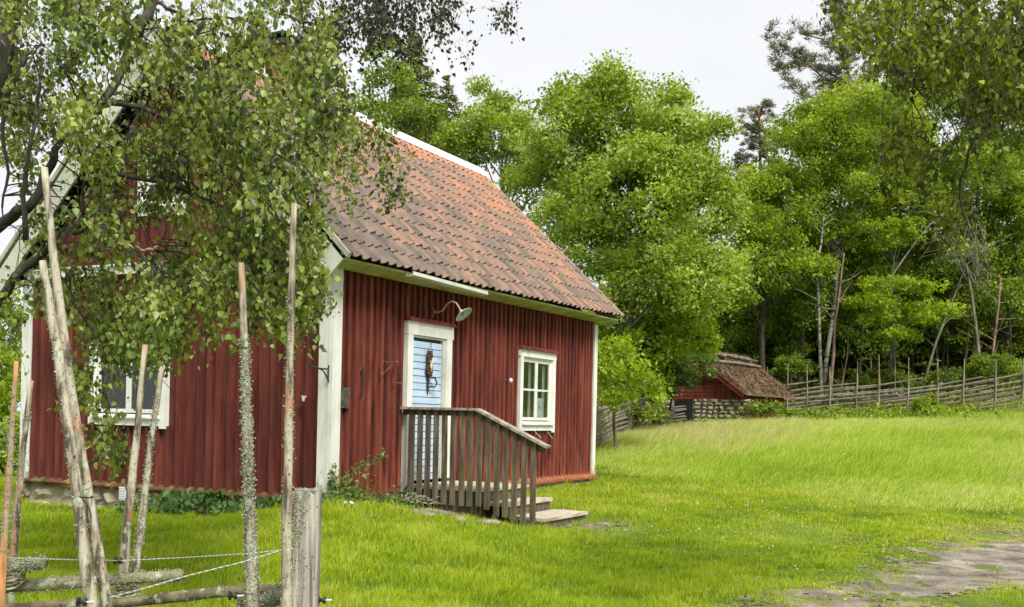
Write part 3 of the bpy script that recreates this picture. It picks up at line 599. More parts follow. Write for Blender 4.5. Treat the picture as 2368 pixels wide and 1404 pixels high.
b = MB(); b.tube([c0+n_*.03, c0+n_*.05, c0+n_*.08, c0+n_*.1], [.02, .03, .028, .01], 12); b.build('bulb', M['white'], L_, True)
# --- ironwork on the walls
def iron(name, polys, m, rad=.008, parent=H):
    b = MB()
    for p in polys: b.tube(p, rad, 6)
    return b.build(name, m, parent)
p = lambda x, y, o=.03: (lambda q: (q[0], -o, q[1]))(LW(x, y, o))
v0, z0 = GW(757, 865, .02)
iron('sign_bracket', [[(-.03, .03, z0+.1), (-.03, .03, z0-.1)], [(-.03, .03, z0+.055), (-.2, .03, z0+.055), (-.42, .03, z0+.08)], [(-.2, .03, z0+.055), (-.13, .03, z0+.035), (-.07, .03, z0-.02), (-.03, .03, z0-.07)], [(-.42, .03, z0+.08), (-.44, .03, z0+.05), (-.42, .03, z0+.04)]], M['dark'], .009)
iron('corner_bracket', [[p(881, 837), p(881, 868)], [p(881, 837), p(921, 838, .08)], [p(881, 868), p(918, 835, .06)], [p(918, 830), p(920, 845)]], M['rust'], .006)
iron('wall_hook', [[p(908, 886, .02), p(932, 886, .05)]], M['rust'], .007)
iron('wall_hook', [[p(1103, 922, .02), p(1100, 915, .05), p(1106, 930, .04)]], M['rust'], .005)
k_ = iron('lamp_bracket', [[p(1150, 872, .02), p(1151, 896, .02)], [p(1151, 884, .03), p(1162, 880, .12), p(1180, 879, .25)], [p(1151, 893, .03), p(1166, 882, .12)]], M['rust'], .008)
b = MB(); q_ = p(1181, 880, .26); b.blob(q_, (.028, .028, .035), sub=2, jit=0); b.build('glass_knob', mat('milky_glass', [(.3, (.55, .55, .75)), (.7, (.7, .7, .85))], rough=.15, spec=.6), H)
qa, qb = LW(791, 896, .02), LW(808, 944, .02)
b = MB(); b.box((qa[0], -.022, qb[1]), (qb[0], -.004, qa[1]))
for i in range(7):
    zz = qb[1]+(qa[1]-qb[1])*(i+.8)/8; b.box((qa[0]+.02, -.026, zz-.006), (qb[0]-.02-(.03 if i % 2 else 0), -.0222, zz+.006))
b.build('plaque', mat('dark_bronze', [(.3, (.06, .05, .042)), (.7, (.13, .11, .09))], sc=(12, 12, 12), rough=.6), H)
# old scythe blade
S = empty('scythe_blade', HP(*(lambda q: (q[0], -.03, q[1]))(LW(833, 880))), ANG); tag(S, 'thin dark curved iron blade hanging on red wall left of the door', 'blade')
b = MB(); b.prism([(0, 0, .16), (.012, 0, .16), (.03, 0, .06), (.032, 0, -.06), (.016, 0, -.17), (0, 0, -.2), (.008, 0, -.1), (.01, 0, .04)], (0, .012, 0)); b.build('blade', M['dark'], S)
# white insulator on the gable
v0, z0 = GW(703, 922, .04); b = MB(); b.tube([(-.0, v0, z0+.02), (-.03, v0, z0+.02), (-.05, v0, z0)], .008, 6); b.tube([(-.05, v0, z0+.035), (-.05, v0, z0+.01), (-.05, v0, z0-.03)], [.03, .022, .014], 10); b.build('insulator', M['white'], H)

# ================================================================ wooden steps with railing
UR = 1.46
ST = empty('wooden_steps', HP(UR, 0, -.3), ANG); tag(ST, 'weathered grey wooden porch steps with slatted railing at blue door', 'steps')
wc, zcn = RW(1105, 945, UR); we, ze = RW(1258, 1028, UR); zf = 1.165+.3
def lp(w_, z): return Vector((0, -w_, z+.3))
ztop = (RW(938, 940, UR)[1]+zcn)/2; zend = ze
def boxdir(b, A, B, wid, th, ext=0):   # board along A->B: width along x, thickness vertical
    d = (B-A).normalized(); x = Vector((1, 0, 0)); n = x.cross(d).normalized(); A = A-d*ext; B = B+d*ext
    vs = []
    for P_ in (A, B):
        for sx in (-1, 1):
            for sn in (-1, 1): vs.append(P_+x*sx*wid/2+n*sn*th/2)
    b.add(vs, [(0, 1, 3, 2), (4, 6, 7, 5), (0, 4, 5, 1), (2, 3, 7, 6), (0, 2, 6, 4), (1, 5, 7, 3)])
b = MB(); boxdir(b, lp(-.0, ztop-.015), lp(wc, ztop-.015), .13, .03); b.build('handrail', M['rail_top'], ST)
b = MB(); boxdir(b, lp(wc+.004, ztop-.017), lp(we+.06, zend-.03), .13, .03, .0); b.build('handrail', M['rail_top'], ST)
b = MB(); boxdir(b, lp(.0, ztop-.065)+Vector((.02, 0, 0)), lp(wc, ztop-.065)+Vector((.02, 0, 0)), .03, .07); boxdir(b, lp(wc, ztop-.07)+Vector((.02, 0, 0)), lp(we+.0, zend-.085)+Vector((.02, 0, 0)), .03, .07); b.build('railing_beam', M['grey_wood'], ST)
bal = [(950,1162),(969,1164),(988,1165),(1006,1166),(1026,1166),(1046,1168),(1067,1170),(1087,1171),(1107,1171),(1127,1178),(1148,1194),(1168,1196),(1189,1207),(1210,1218),(1232,1213)]
r_ = random.Random(12)
for i, (bx, by) in enumerate(bal):
    w_, zb_ = RW(bx, by, UR); zt_ = ztop-.035 if w_ < wc else ztop-.035+(zend-ztop)*(w_-wc)/(we-wc)-.012
    wd = .034 if i else .04; j1, j2 = r_.uniform(-.008, .008), r_.uniform(-.008, .008)
    b = MB(); y0_, y1_ = -w_, -w_
    vs = []
    for zz, jj_ in ((zb_+.3, j1), ((zb_+zt_)/2+.3, r_.uniform(-.004, .004)), (zt_+.3, j2)):
        vs += [(-.028, y0_-wd+jj_, zz), (.0, y0_-wd+jj_, zz), (.0, y0_+wd+jj_, zz), (-.028, y0_+wd+jj_, zz)]
    fs = [(0, 1, 2, 3), (11, 10, 9, 8)]
    for a in (0, 4): fs += [(a+k, a+(k+1) % 4, a+4+(k+1) % 4, a+4+k)[::-1] for k in range(4)]
    b.add(vs, fs, r_.random()); b.build('baluster', M['grey_wood'], ST)
# deck and treads
def planks(b, y0, y1, x0, x1, z, n, r_, th=.035):
    for i in range(n):
        a, c = y0+(y1-y0)*i/n, y0+(y1-y0)*(i+1)/n
        b.box((x0+r_.uniform(-.01, .01), a+.003, z-th), (x1+r_.uniform(-.015, .015), c-.003, z+r_.uniform(-.003, .003)), r_.random())
WX = 1.26
b = MB(); planks(b, -1.18, -.03, .02, WX, .12+.3, 9, r_); b.build('deck', M['tread'], ST)
b = MB(); b.box((.03, -1.15, -.1), (WX-.03, -1.12, .12+.3-.037)); b.box((.03, -1.1, .05), (.06, -.04, .38)); b.box((WX-.06, -1.1, .05), (WX-.03, -.04, .38)); b.build('riser', M['grey_wood'], ST)
b = MB(); planks(b, -1.5, -1.16, .06, WX+.06, -.04+.3, 3, r_, .04); b.build('tread', M['tread'], ST)
b = MB(); b.box((.07, -1.47, -.12), (WX+.03, -1.44, -.042+.258)); b.box((WX+.0, -1.439, -.12), (WX+.03, -1.16, .214)); b.build('riser', M['grey_wood'], ST)
b = MB(); planks(b, -1.98, -1.49, .1, WX+.12, -.19+.3, 4, r_, .04); b.build('tread', M['tread'], ST)
b = MB(); b.box((.12, -1.95, -.15), (WX+.1, -1.92, .066)); b.box((WX+.07, -1.919, -.15), (WX+.1, -1.48, .066)); b.box((.12, -1.919, -.15), (.15, -1.48, .066)); b.build('riser', M['grey_wood'], ST)

# ================================================================ foliage generators
def unit(n):
    v = RNG.normal(size=(n, 3)); return v/np.linalg.norm(v, axis=1, keepdims=True)
def leaves_mesh(name, C, size, m, parent, tints, up=.35, aspect=.55, axis_=None, droop=0.0, fold=True):
    """kite leaves at points C, one folded pair of triangles each"""
    n = len(C); nrm = unit(n)+np.array([0, 0, up]); nrm /= np.linalg.norm(nrm, axis=1, keepdims=True)
    ax = unit(n) if axis_ is None else axis_+unit(n)*.5
    ax[:, 2] -= droop; ax -= nrm*(ax*nrm).sum(1, keepdims=True); ax /= np.linalg.norm(ax, axis=1, keepdims=True)+1e-9
    sd_ = np.cross(nrm, ax); s = (size*(.5+.9*RNG.random(n)))[:, None] if np.isscalar(size) else size[:, None]
    V = np.empty((n, 4, 3)); V[:, 0] = C-ax*s*.5; V[:, 1] = C+sd_*s*aspect*.5-ax*s*.06+nrm*s*.1; V[:, 2] = C+ax*s*.5; V[:, 3] = C-sd_*s*aspect*.5-ax*s*.06+nrm*s*.1
    base = np.arange(n)[:, None]*4
    return np_mesh(name, V.reshape(-1, 3), [base+np.array([[0, 1, 2, 3]])], [tints], m, parent)
def cluster_pts(centers, rad, per, stretch=(1, 1, .75), wind=(0, 0, 0)):
    """points in fuzzy tufts; returns pts, cluster idx"""
    k = len(centers); idx = np.repeat(np.arange(k), per); d = unit(len(idx))*(RNG.random(len(idx))**.5)[:, None]
    return centers[idx]+d*rad[idx][:, None]*np.array(stretch)+np.array(wind)*rad[idx][:, None]*(RNG.random(len(idx)))[:, None], idx
def lobe_centers(lobes, dens, rk=.36):
    """lobes: (px,py,Y,rx_px,ry_px). returns cluster centres and radii"""
    cs, rs, out = [], [], []
    for (px, py, Y, rx, ry) in lobes:
        c = np.array(P(px, py, Y)); Rx, Rz = rx*Y/F, ry*Y/F; Ry = (Rx*.9+Rz*.2)
        n = max(4, int(dens*1.9*(Rx*Rz+Rx*Ry+Ry*Rz))); d = unit(n); d[:, 2] = np.where(d[:, 2] < -.5, -d[:, 2], d[:, 2])
        r = (.45+.58*RNG.random(n)**.7)[:, None]
        cs.append(c+d*r*np.array([Rx, Ry, Rz])); rs.append(np.full(n, rk)*(.6+.8*RNG.random(n))); out.append(d)
    return np.concatenate(cs), np.concatenate(rs), np.concatenate(out)
def tree(name, label, cat, base, lobes, leafm, barkm, leaf=.12, per=120, dens=5.5, tr=.14, rk=.42, group=None, top=None, lean=None, limbs=26, tint0=.0, wind=(0, 0, 0), stems=None, droop=.3):
    T = empty(name, base); tag(T, label, cat, group); base = Vector(base)
    C, R, O = lobe_centers(lobes, dens, rk)
    pts, idx = cluster_pts(C, R, per, wind=wind)
    ct = RNG.random(len(C))*.72+.1
    t = np.clip(ct[idx]+RNG.normal(size=len(idx))*.16+tint0, 0, 1)
    pts = pts-np.array(base)
    leaves_mesh('crown', pts, leaf, leafm, T, t, up=.5, droop=droop)
    zt = C[:, 2].max(); cx, cy = C[:, 0].mean(), C[:, 1].mean()
    top = Vector(top) if top else Vector((cx, cy, zt-.12*(zt-base.z)))
    b = MB(); mainp = []
    n = 8
    for i in range(n+1):
        f = i/n; p_ = base.lerp(top, f)+Vector((math.sin(f*5+base.x)*.12, math.cos(f*4+base.y)*.1, 0))*(1 if 0 < i else 0); mainp.append(p_-base)
    mainp[0] = Vector((0, 0, -.15)); b.tube(mainp, [tr*(1-.85*i/n) for i in range(n+1)], 8, jit=.06)
    sel = RNG.choice(len(C), min(limbs, len(C)), replace=False)
    for s in sel:
        tgt = Vector(C[s])-base; f = min(.9, max(.22, (tgt.z/max(.1, top.z-base.z))-.28*random.random()-.05)); k = f*n; i0 = int(k); st = mainp[i0].lerp(mainp[min(n, i0+1)], k-i0)
        r0 = tr*(1-.85*f)*.5; mid = st.lerp(tgt, .5)+Vector((random.uniform(-.2, .2), random.uniform(-.2, .2), random.uniform(0, .35)))
        b.tube([st, mid, tgt], [r0, r0*.6, .012], 5, cap=False)
    b.build('trunk', barkm, T, True)
    return T
def G(px, Y, dz=-.05):      # ground point under pixel column px at depth Y
    k, _ = ray(px, 960); x = k*Y; return (x, Y, gh(x, Y)+dz)

# --- bright deciduous trees behind the house
tree('ash_tree', 'tall windblown pale green ash tree directly behind right end of cottage', 'tree', G(1450, 27),
     [(1395,290,27,120,105),(1520,330,27,120,110),(1300,320,27,100,110),(1440,470,26.5,190,150),(1590,500,27,105,140),(1260,460,28,100,110),(1640,640,26,75,80),(1490,680,26,170,130),(1330,600,27,120,120),(1520,440,28,130,100),(1420,420,28,120,90),(1385,165,27,13,26),(1525,222,27,14,18),(1300,210,27,20,18),(1610,310,27,40,40),(1668,300,27,28,8)],
     M['L_ash'], M['bark_pale'], leaf=.108, per=165, dens=5.2, tr=.2, rk=.45, wind=(.7, 0, .1), limbs=40)
tree('ash_tree', 'lower light green ash tree rising behind the ridge of cottage roof', 'tree', G(1180, 32),
     [(1140,330,32,100,80),(1230,400,32,110,90),(1060,350,32,60,60),(1120,250,32,30,30),(1100,205,32,12,16),(1160,240,32,22,10)],
     M['L_ash'], M['bark_pale'], leaf=.108, per=145, dens=6, tr=.16, rk=.4, wind=(.6, 0, .1))
tree('lime_tree', 'broad leafy tree with bright lower branches hanging over the root cellar', 'tree', G(1530, 29),
     [(1560,780,28,95,90),(1460,790,27.5,100,80),(1480,860,28,90,80),(1610,700,28,70,60),(1400,840,27,50,70),(1530,600,29,110,80)],
     M['L_decid'], M['bark'], leaf=.12, per=120, dens=6, tr=.16, rk=.42, tint0=.08)
tree('young_ash', 'young bright green ash growing just past the right corner of the house', 'tree', G(1420, 23.5),
     [(1415,835,23.5,38,60),(1440,890,23,60,55),(1400,930,23,40,40),(1490,905,23.5,45,40)], M['L_bright'], M['bark_pale'], leaf=.11, per=90, dens=6.5, tr=.05, rk=.34, limbs=14)
tree('overhanging_maple', 'small maple whose reddish leafy branch hangs over the red cellar gable', 'tree', G(1555, 30.2),
     [(1590,850,29.6,50,34),(1625,850,29.6,26,30),(1575,885,29.8,32,22),(1530,860,30,55,55),(1520,910,29.5,40,30),(1490,870,29,55,60)], M['L_rose'], M['bark'], leaf=.10, per=80, dens=15, tr=.05, rk=.25, limbs=10, tint0=-.12)
# --- right hand trees
tree('aspen_tree', 'rounded bright green aspen right of the sky gap with thin pale trunk', 'tree', G(1900, 40),
     [(1985,300,40,150,100),(1880,380,40,125,130),(2000,430,40,170,110),(1770,470,40,90,90),(1850,520,40,130,90),(2060,360,41,110,110),(2080,470,41,110,90),(1960,560,41.5,120,60)],
     M['L_decid'], M['bark_birch'], leaf=.125, per=150, dens=3.8, tr=.10, rk=.55, limbs=40, tint0=.1)
tree('aspen_tree', 'large green aspen rising behind the drooping birch twigs at upper right', 'tree', G(2250, 41),
     [(2200,250,42,170,120),(2330,300,42,120,140),(2250,450,41,150,110),(2360,520,41,80,100),(2140,480,42,110,100),(2130,150,43,70,70),(2350,400,43,90,90),(2300,200,44,110,120)],
     M['L_decid'], M['bark_pale'], leaf=.125, per=150, dens=3.6, tr=.12, rk=.55, tint0=.02)
tree('lime_tree', 'mid green lime tree standing between ash and aspen above the cellar roof', 'tree', G(1770, 38),
     [(1760,580,38,95,90),(1700,500,39,60,80),(1840,640,38,90,70),(1730,680,38,70,60)], M['L_decid'], M['bark'], leaf=.14, per=110, dens=4.2, tr=.13, rk=.5, tint0=-.05)
tree('young_maple', 'bright green young maple with layered leaves standing beyond the round pole fence', 'tree', G(2060, 37),
     [(2080,665,37,90,14),(2020,700,37,70,16),(2140,720,37,80,16),(2080,740,37,90,14),(2060,780,37,60,14),(2000,660,37,30,16)], M['L_bright'], M['bark_pale'], leaf=.13, per=46, dens=9, tr=.04, rk=.3, limbs=18)
tree('young_maple', 'small yellowish green maple crown in the upper gap of the dark wood', 'tree', G(2060, 38.5),
     [(2050,525,38,55,16),(2090,545,38,45,20),(2060,570,38,30,16),(2110,520,38,30,12)], M['L_bright'], M['bark_pale'], leaf=.13, per=46, dens=9, tr=.04, rk=.3, limbs=12, tint0=-.05)
for (px, py, rx, lab) in ((1850, 720, 70, 'low dark leafed hazel among tree trunks left of the birch trunk'), (2290, 700, 90, 'dark green hazel in front of wood at right edge of photo'), (2230, 620, 70, 'grey green hazel behind the dead bare branches')):
    tree('hazel_tree', lab, 'tree', G(px, 40), [(px, py, 40, rx, 60), (px+40, py-60, 41, rx*.7, 50), (px-50, py+20, 40, rx*.6, 50)], M['L_dark'], M['bark'], leaf=.14, per=90, dens=4.5, tr=.08, rk=.45, limbs=16, tint0=.2)
# bushes at the fence line and the cellar
def bush(label, px, py, Y, rx, ry, m, leaf=.09, per=70, tint0=0, group=None, name='bush', dens=14):
    return tree(name, label, 'bush', G(px, Y), [(px, py, Y, rx, ry), (px+rx*.5, py+ry*.3, Y, rx*.6, ry*.7), (px-rx*.5, py+ry*.3, Y, rx*.6, ry*.7)], m, M['bark'], leaf=leaf, per=per, dens=dens, tr=.03, rk=.22, limbs=10, tint0=tint0, group=group)
bush('dark green bush in the grass right of the cellar stones', 1765, 945, 31, 40, 20, M['L_dark'], tint0=.3)
bush('low bush in front of the fence between cellar and birch trunk', 1850, 962, 31.5, 45, 13, M['L_dark'], tint0=.3)
bush('leafy green shrub growing through the fence rails', 2140, 935, 33, 28, 24, M['L_decid'])
bush('small green shrub at foot of wood beyond the fence', 1830, 850, 38.5, 45, 25, M['L_decid'], tint0=-.05)
bush('green shrub under the trees at far right of fence', 2300, 850, 37.5, 60, 28, M['L_decid'], tint0=-.1)
bush('dark undergrowth bush behind fence middle', 2040, 880, 38.5, 70, 25, M['L_dark'], tint0=.15)
bush('dark undergrowth bush behind fence right of the leaning trunk', 2200, 885, 38.5, 70, 28, M['L_dark'], tint0=.1)
bush('bramble bush left of cellar stones below the lime branches', 1480, 955, 27, 60, 16, M['L_dark'], tint0=.35)

# --- spruces and pines
def spruce(name, label, base, h, rad, n_lev, per, m, seed=0, group=None, leaf=.16):
    T = empty(name, base); tag(T, label, 'tree', group); r = np.random.default_rng(seed); b = MB()
    b.tube([(0, 0, -.1), (0, 0, h*.5), (0, 0, h)], [.16, .09, .01], 8); P_, A_, t_ = [], [], []
    for i in range(n_lev):
        f = i/n_lev; z = h*(1-.97*f**.9); L = rad*(f**.75)*(.85+.3*r.random())+.12
        nb = 5+int(4*f)
        for k in range(nb):
            a = 2*math.pi*(k/nb)+r.random()*1.2; Lk = L*(.75+.45*r.random()); n = max(6, int(per*Lk/rad))
            s = r.random(n)**.75; dx = np.array([math.cos(a), math.sin(a)])
            w_ = (.06+.22*Lk*s*(1-s*.6)); lat = r.normal(size=n)*w_*.5
            x = dx[0]*s*Lk-dx[1]*lat; y = dx[1]*s*Lk+dx[0]*lat; zz = z-.28*Lk*s+.22*Lk*s**3-np.abs(r.normal(size=n))*.12*(.4+s)
            P_.append(np.stack([x, y, zz], 1)); A_.append(np.stack([dx[0]-dx[1]*np.sign(lat)*.7, dx[1]+dx[0]*np.sign(lat)*.7, np.full(n, -.35)], 1)); t_.append(np.clip(.3+.5*s+r.normal(size=n)*.15, 0, 1))
            if Lk > .5: b.tube([(0, 0, z), (dx[0]*Lk*.5, dx[1]*Lk*.5, z-.13*Lk), (dx[0]*Lk, dx[1]*Lk, z-.06*Lk)], [.02, .012, .004], 4, cap=False)
    leaves_mesh('crown', np.concatenate(P_), leaf, m, T, np.concatenate(t_), up=.6, aspect=.3, axis_=np.concatenate(A_))
    b.build('trunk', M['bark'], T, True); return T
g = P(930, 60, 34); bs = G(935, 34)
spruce('spruce_tree', 'tall spruce with spiky dark green crown behind the cottage ridge', bs, g.z-bs[2], 4.0, 60, 560, M['L_spruce'], 1)
g = P(1020, 175, 38); bs = G(1015, 38)
spruce('spruce_tree', 'shorter dark spruce just right of the taller one behind the ridge', bs, g.z-bs[2], 3.4, 50, 420, M['L_spruce'], 2)
tree('rowan_tree', 'dark green rowan crown in front of the spruces behind cottage roof', 'tree', G(900, 30), [(890,125,30,40,45),(900,200,30,65,55),(960,290,30,70,60),(850,300,30,70,60)], M['L_dark'], M['bark'], leaf=.12, per=90, dens=6, tr=.1, rk=.35, tint0=.3)
def pine(name, label, base, trunk_px, Y, limbs_, tuft=.36, seed=0):
    T = empty(name, base); tag(T, label, 'tree'); B0 = Vector(base); b = MB(); pts = [P(x, y, Y)-B0 for x, y in trunk_px]
    pts = [Vector((0, 0, -.2))]+pts; b.tube(pts, [.2]+[.09*(1-i/len(pts))+.02 for i in range(len(pts)-1)], 8); C = []
    r = random.Random(seed)
    for lm in limbs_:
        q = [P(x, y, Y+dy)-B0 for x, y, dy in lm]; b.tube(q, [.05-.035*i/(len(q)-1) for i in range(len(q))], 5, cap=False)
        for i in range(len(q)-1):
            L = (q[i+1]-q[i]).length; n = max(3, int(L/.085))
            for k in range(n):
                f = (k+r.random())/n
                if i == 0 and f < .25: continue
                C.append(q[i].lerp(q[i+1], f)+Vector((r.gauss(0, .16), r.gauss(0, .3), r.gauss(.12, .16))))
    b.build('trunk', M['bark_pine'], T, True)
    for i in range(2, len(pts)-1):
        for k in range(int((pts[i+1]-pts[i]).length/.07)): C.append(pts[i].lerp(pts[i+1], r.random())+Vector((r.gauss(0, .55), r.gauss(0, .5), r.gauss(0, .1))))
    C = np.array([tuple(c) for c in C]); per = 46; idx = np.repeat(np.arange(len(C)), per); d = unit(len(idx)); d[:, 2] = np.abs(d[:, 2])*.9
    R = (.5+.7*RNG.random(len(C)))*tuft; pts_ = C[idx]+d*(R[idx]*(.25+.7*RNG.random(len(idx))))[:, None]
    leaves_mesh('crown', pts_, .24, M['L_pine'], T, np.clip(.25+RNG.random(len(C))[idx]*.5+RNG.normal(size=len(idx))*.15, 0, 1), up=0, aspect=.16, axis_=d*2)
    return T
pine('pine_tree', 'tall scots pine with long reddish limbs reaching left against the sky', G(1965, 52), [(1968, 700), (1965, 420), (1962, 200), (1958, 90), (1945, 20), (1935, -40)], 52,
     [[(1962,215,0),(1900,175,0),(1840,130,-.5),(1775,75,-1)],[(1960,190,0),(1880,150,.5),(1800,160,0),(1790,110,0)],[(1960,140,0),(1900,90,.4),(1850,78,.5),(1845,60,.5)],
      [(1962,260,0),(1900,230,-1),(1840,215,-1),(1815,180,-1)],[(1962,300,0),(1890,270,.5),(1830,265,.5)],[(1958,100,0),(1930,60,0),(1925,20,0)],[(1960,130,0),(2000,90,0),(2040,60,0)],
      [(1962,200,0),(2030,170,0),(2080,120,0)],[(1962,330,0),(1880,310,-1),(1820,300,-1)],[(1962,240,0),(1930,200,1.5),(1900,190,2)],[(1960,160,0),(1945,120,-1.5),(1920,110,-2)],[(1962,280,0),(2040,250,0),(2100,230,0)],[(1950,60,0),(1975,20,0),(2000,-20,0)],[(1950,40,0),(1930,10,0),(1915,-10,0)]], seed=3, tuft=.42)
pine('pine_tree', 'small scots pine standing in the sky gap between the leafy trees', G(1760, 56), [(1762, 650), (1760, 450), (1757, 330), (1755, 245)], 56,
     [[(1757,340,0),(1725,345,0),(1700,375,0)],[(1757,310,0),(1730,300,0),(1722,305,0)],[(1757,300,0),(1785,320,0),(1795,330,0)],[(1756,280,0),(1750,262,.3),(1752,245,.3)],[(1757,270,0),(1770,255,-.3),(1772,250,0)],
      [(1758,370,0),(1720,385,0),(1690,400,0)],[(1758,360,0),(1790,375,0),(1800,380,0)],[(1757,325,0),(1765,345,-1),(1770,360,-1)],[(1757,300,0),(1745,320,1),(1735,330,1)],[(1757,400,0),(1710,420,0),(1690,430,0)]], seed=5, tuft=.34)

# --- dark wood behind: several prototypes copied
protoS = spruce('spruce_tree', 'x', (0, 0, 0), 11, 2.6, 26, 75, M['L_spruce'], 7, leaf=.26)
grp = 'dark spruces of the wood'
r_ = random.Random(31)
spots = []
for px in range(1640, 2420, 62): spots.append((px+r_.uniform(-18, 18), 44+r_.uniform(-1, 3)))
for px in range(1600, 2460, 80): spots.append((px+r_.uniform(-22, 22), 52+r_.uniform(-2, 3)))
for px in range(1560, 2500, 105): spots.append((px+r_.uniform(-22, 22), 62+r_.uniform(-2, 3)))
for i, (px, Y) in enumerate(spots):
    o = protoS if i == 0 else copy_tree(protoS)
    o.location = G(px, Y); 
    top_z = P(px, 470 if px > 1700 else 560, Y).z; h = max(4, (top_z-o.location.z)*r_.uniform(.85, 1.1)); o.scale = (r_.uniform(.95, 1.2), r_.uniform(.95, 1.2), h/11); o.rotation_euler = (0, 0, r_.uniform(0, 6.28))
    o['label'] = 'dark spruce among the shadowy wood behind the round pole fence'; o['group'] = grp; o['category'] = 'tree'
protoH = tree('hazel_tree', 'leafy green undergrowth tree filling the dark wood behind the fence', 'tree', G(1980, 41), [(1980, 800, 41, 75, 62), (1950, 700, 41, 55, 60), (2010, 740, 41, 60, 60), (1985, 640, 41.5, 50, 50)], M['L_decid'], M['bark'], leaf=.13, per=70, dens=2.6, tr=.06, rk=.42, limbs=14, tint0=-.08, group='leafy understorey trees of the wood')
hb = Vector(protoH.location)
for i in range(30):
    o = copy_tree(protoH); px = 1670+i*25+r_.uniform(-16, 16); Y = [42.5, 45.5, 41.2][i % 3]+r_.uniform(-.5, .8); o.location = G(px, Y); o.rotation_euler = (0, 0, r_.uniform(0, 6.28)); k = r_.uniform(.75, 1.25); o.scale = (k, k, k*r_.uniform(.85, 1.25))
# left distance
tree('birch_tree', 'hazy pale green tree in the distance left of the cottage', 'tree', G(-10, 48), [(10,770,48,60,70),(-40,700,48,70,70),(40,830,48,50,50)], M['L_ash'], M['bark_birch'], leaf=.18, per=90, dens=2.6, tr=.15, rk=.6)
bush('bright green bush left of the white corner board', 8, 925, 24, 34, 60, M['L_bright'], leaf=.1, per=90, dens=9)
bush('darker green bush close behind left corner of the cottage', 20, 1040, 20, 40, 75, M['L_decid'], leaf=.09, per=90, dens=9)
tree('alder_tree', 'dark green alder at left edge beyond the cottage corner', 'tree', G(-60, 34), [(-40,880,34,80,90),(30,900,35,40,60)], M['L_decid'], M['bark'], leaf=.14, per=90, dens=4, tr=.1, rk=.45)

# --- individual trunks in the wood
def trunk(name, label, pts, rad, m, Y, twigs=0, group=None, seed=0):
    base = G(pts[0][0], Y); B0 = Vector(base); T = empty(name, base); tag(T, label, 'tree', group); q = [Vector((0, 0, -.1))]+[P(x, y, Y)-B0 for x, y in pts]
    q = [v_ for i, v_ in enumerate(q) if i == 0 or v_.z > .1]
    b = MB(); b.tube(q, [rad*.8*(1-.6*i/(len(q)-1)) for i in range(len(q))], 8, jit=.08); b.build('trunk', m, T, True)
    if twigs:
        r = random.Random(seed); b = MB()
        for i in range(twigs):
            k = r.uniform(.35, 1)*(len(q)-1); i0 = min(int(k), len(q)-2); s = q[i0].lerp(q[i0+1], k-i0); a = r.uniform(-.6, 3.6); L = r.uniform(.5, 1.6)
            e = s+Vector((math.cos(a)*L, r.uniform(-.5, .5), L*r.uniform(.1, .7))); mid = s.lerp(e, .5)+Vector((0, 0, r.uniform(-.1, .2))); b.tube([s, mid, e], [.022, .014, .005], 4, cap=False)
        b.build('branch', m, T)
    return T
trunk('birch_tree', 'slender white birch trunk rising out of the dark wood beyond the fence', [(1900, 905), (1896, 800), (1893, 700), (1888, 610), (1900, 560), (1902, 520), (1906, 500)], .09, M['bark_birch'], 38, 6, seed=1)
trunk('dead_tree', 'pinkish broken dead trunk just right of the white birch trunk', [(1920, 905), (1928, 820), (1930, 750), (1940, 690), (1945, 640), (1952, 585)], .085, M['bark_pink'], 37.5, 5, seed=2)
trunk('dead_tree', 'short thin orange stem between the birch and the bright maple', [(1945, 900), (1960, 820), (1962, 760)], .06, M['bark_pink'], 38, 3, seed=3)
trunk('birch_tree', 'leaning pale birch with forked top right of the bright maple', [(2132, 900), (2165, 790), (2205, 690), (2235, 612), (2290, 565)], .08, M['bark_pale'], 39, 10, seed=4)
trunk('pine_tree', 'straight brownish trunk at far right behind the fence', [(2285, 895), (2298, 800), (2310, 700), (2314, 640)], .085, M['bark_pink'], 38.5, 10, seed=5)
trunk('dead_tree', 'dead leaning tree with tangled bare grey branches in upper wood', [(2060, 640), (2110, 570), (2150, 520), (2200, 480)], .06, M['bark_pale'], 37.8, 4, seed=6)
for i, (x0, x1, y1, rr) in enumerate(((1640, 1645, 700, .07), (1700, 1690, 690, .06), (1720, 1735, 690, .07), (1985, 2000, 700, .06), (2015, 2010, 620, .06), (2080, 2075, 600, .06), (2165, 2168, 700, .05), (2190, 2192, 690, .05), (2245, 2250, 640, .06), (2340, 2335, 700, .06), (1830, 1832, 690, .05), (2068, 2066, 380, .08))):
    trunk('slim_tree', 'slim bare grey trunk in the shade of the wood behind the fence', [(x0, 890), ((x0+x1)/2, (890+y1)/2), (x1, y1)], rr, M['bark_pale'] if i % 3 else M['bark'], 40+(i % 3), 3, 'slim trunks of the wood', seed=20+i)
# tangled dead branches
B0 = Vector(G(2270, 38.6)); T = empty('dead_tree', B0); tag(T, 'bare dead tree with arching grey branches hanging at right of wood', 'tree'); b = MB(); r_ = random.Random(77)
b.tube([Vector((0, 0, -.1)), P(2262, 800, 38.6)-B0, P(2250, 700, 38.6)-B0, P(2235, 612, 38.6)-B0], [.08, .06, .05, .035], 6); b.build('trunk', M['bark_pale'], T); b = MB()
for i in range(30):
    x0, y0 = 2235+r_.uniform(-10, 60), 610+r_.uniform(-40, 60); x2, y2 = 2160+r_.uniform(-40, 110), 560+r_.uniform(-50, 70); xm, ym = (x0+x2)/2+r_.uniform(-10, 10), min(y0, y2)-r_.uniform(0, 35)
    dd = r_.uniform(-.6, .6); b.tube([P(x0, y0, 38.6)-B0, P(xm, ym, 38.6+dd)-B0, P(x2, y2, 38.6+dd*1.5)-B0], [.015, .011, .005], 4, cap=False)
b.build('branch', M['bark_pale'], T)

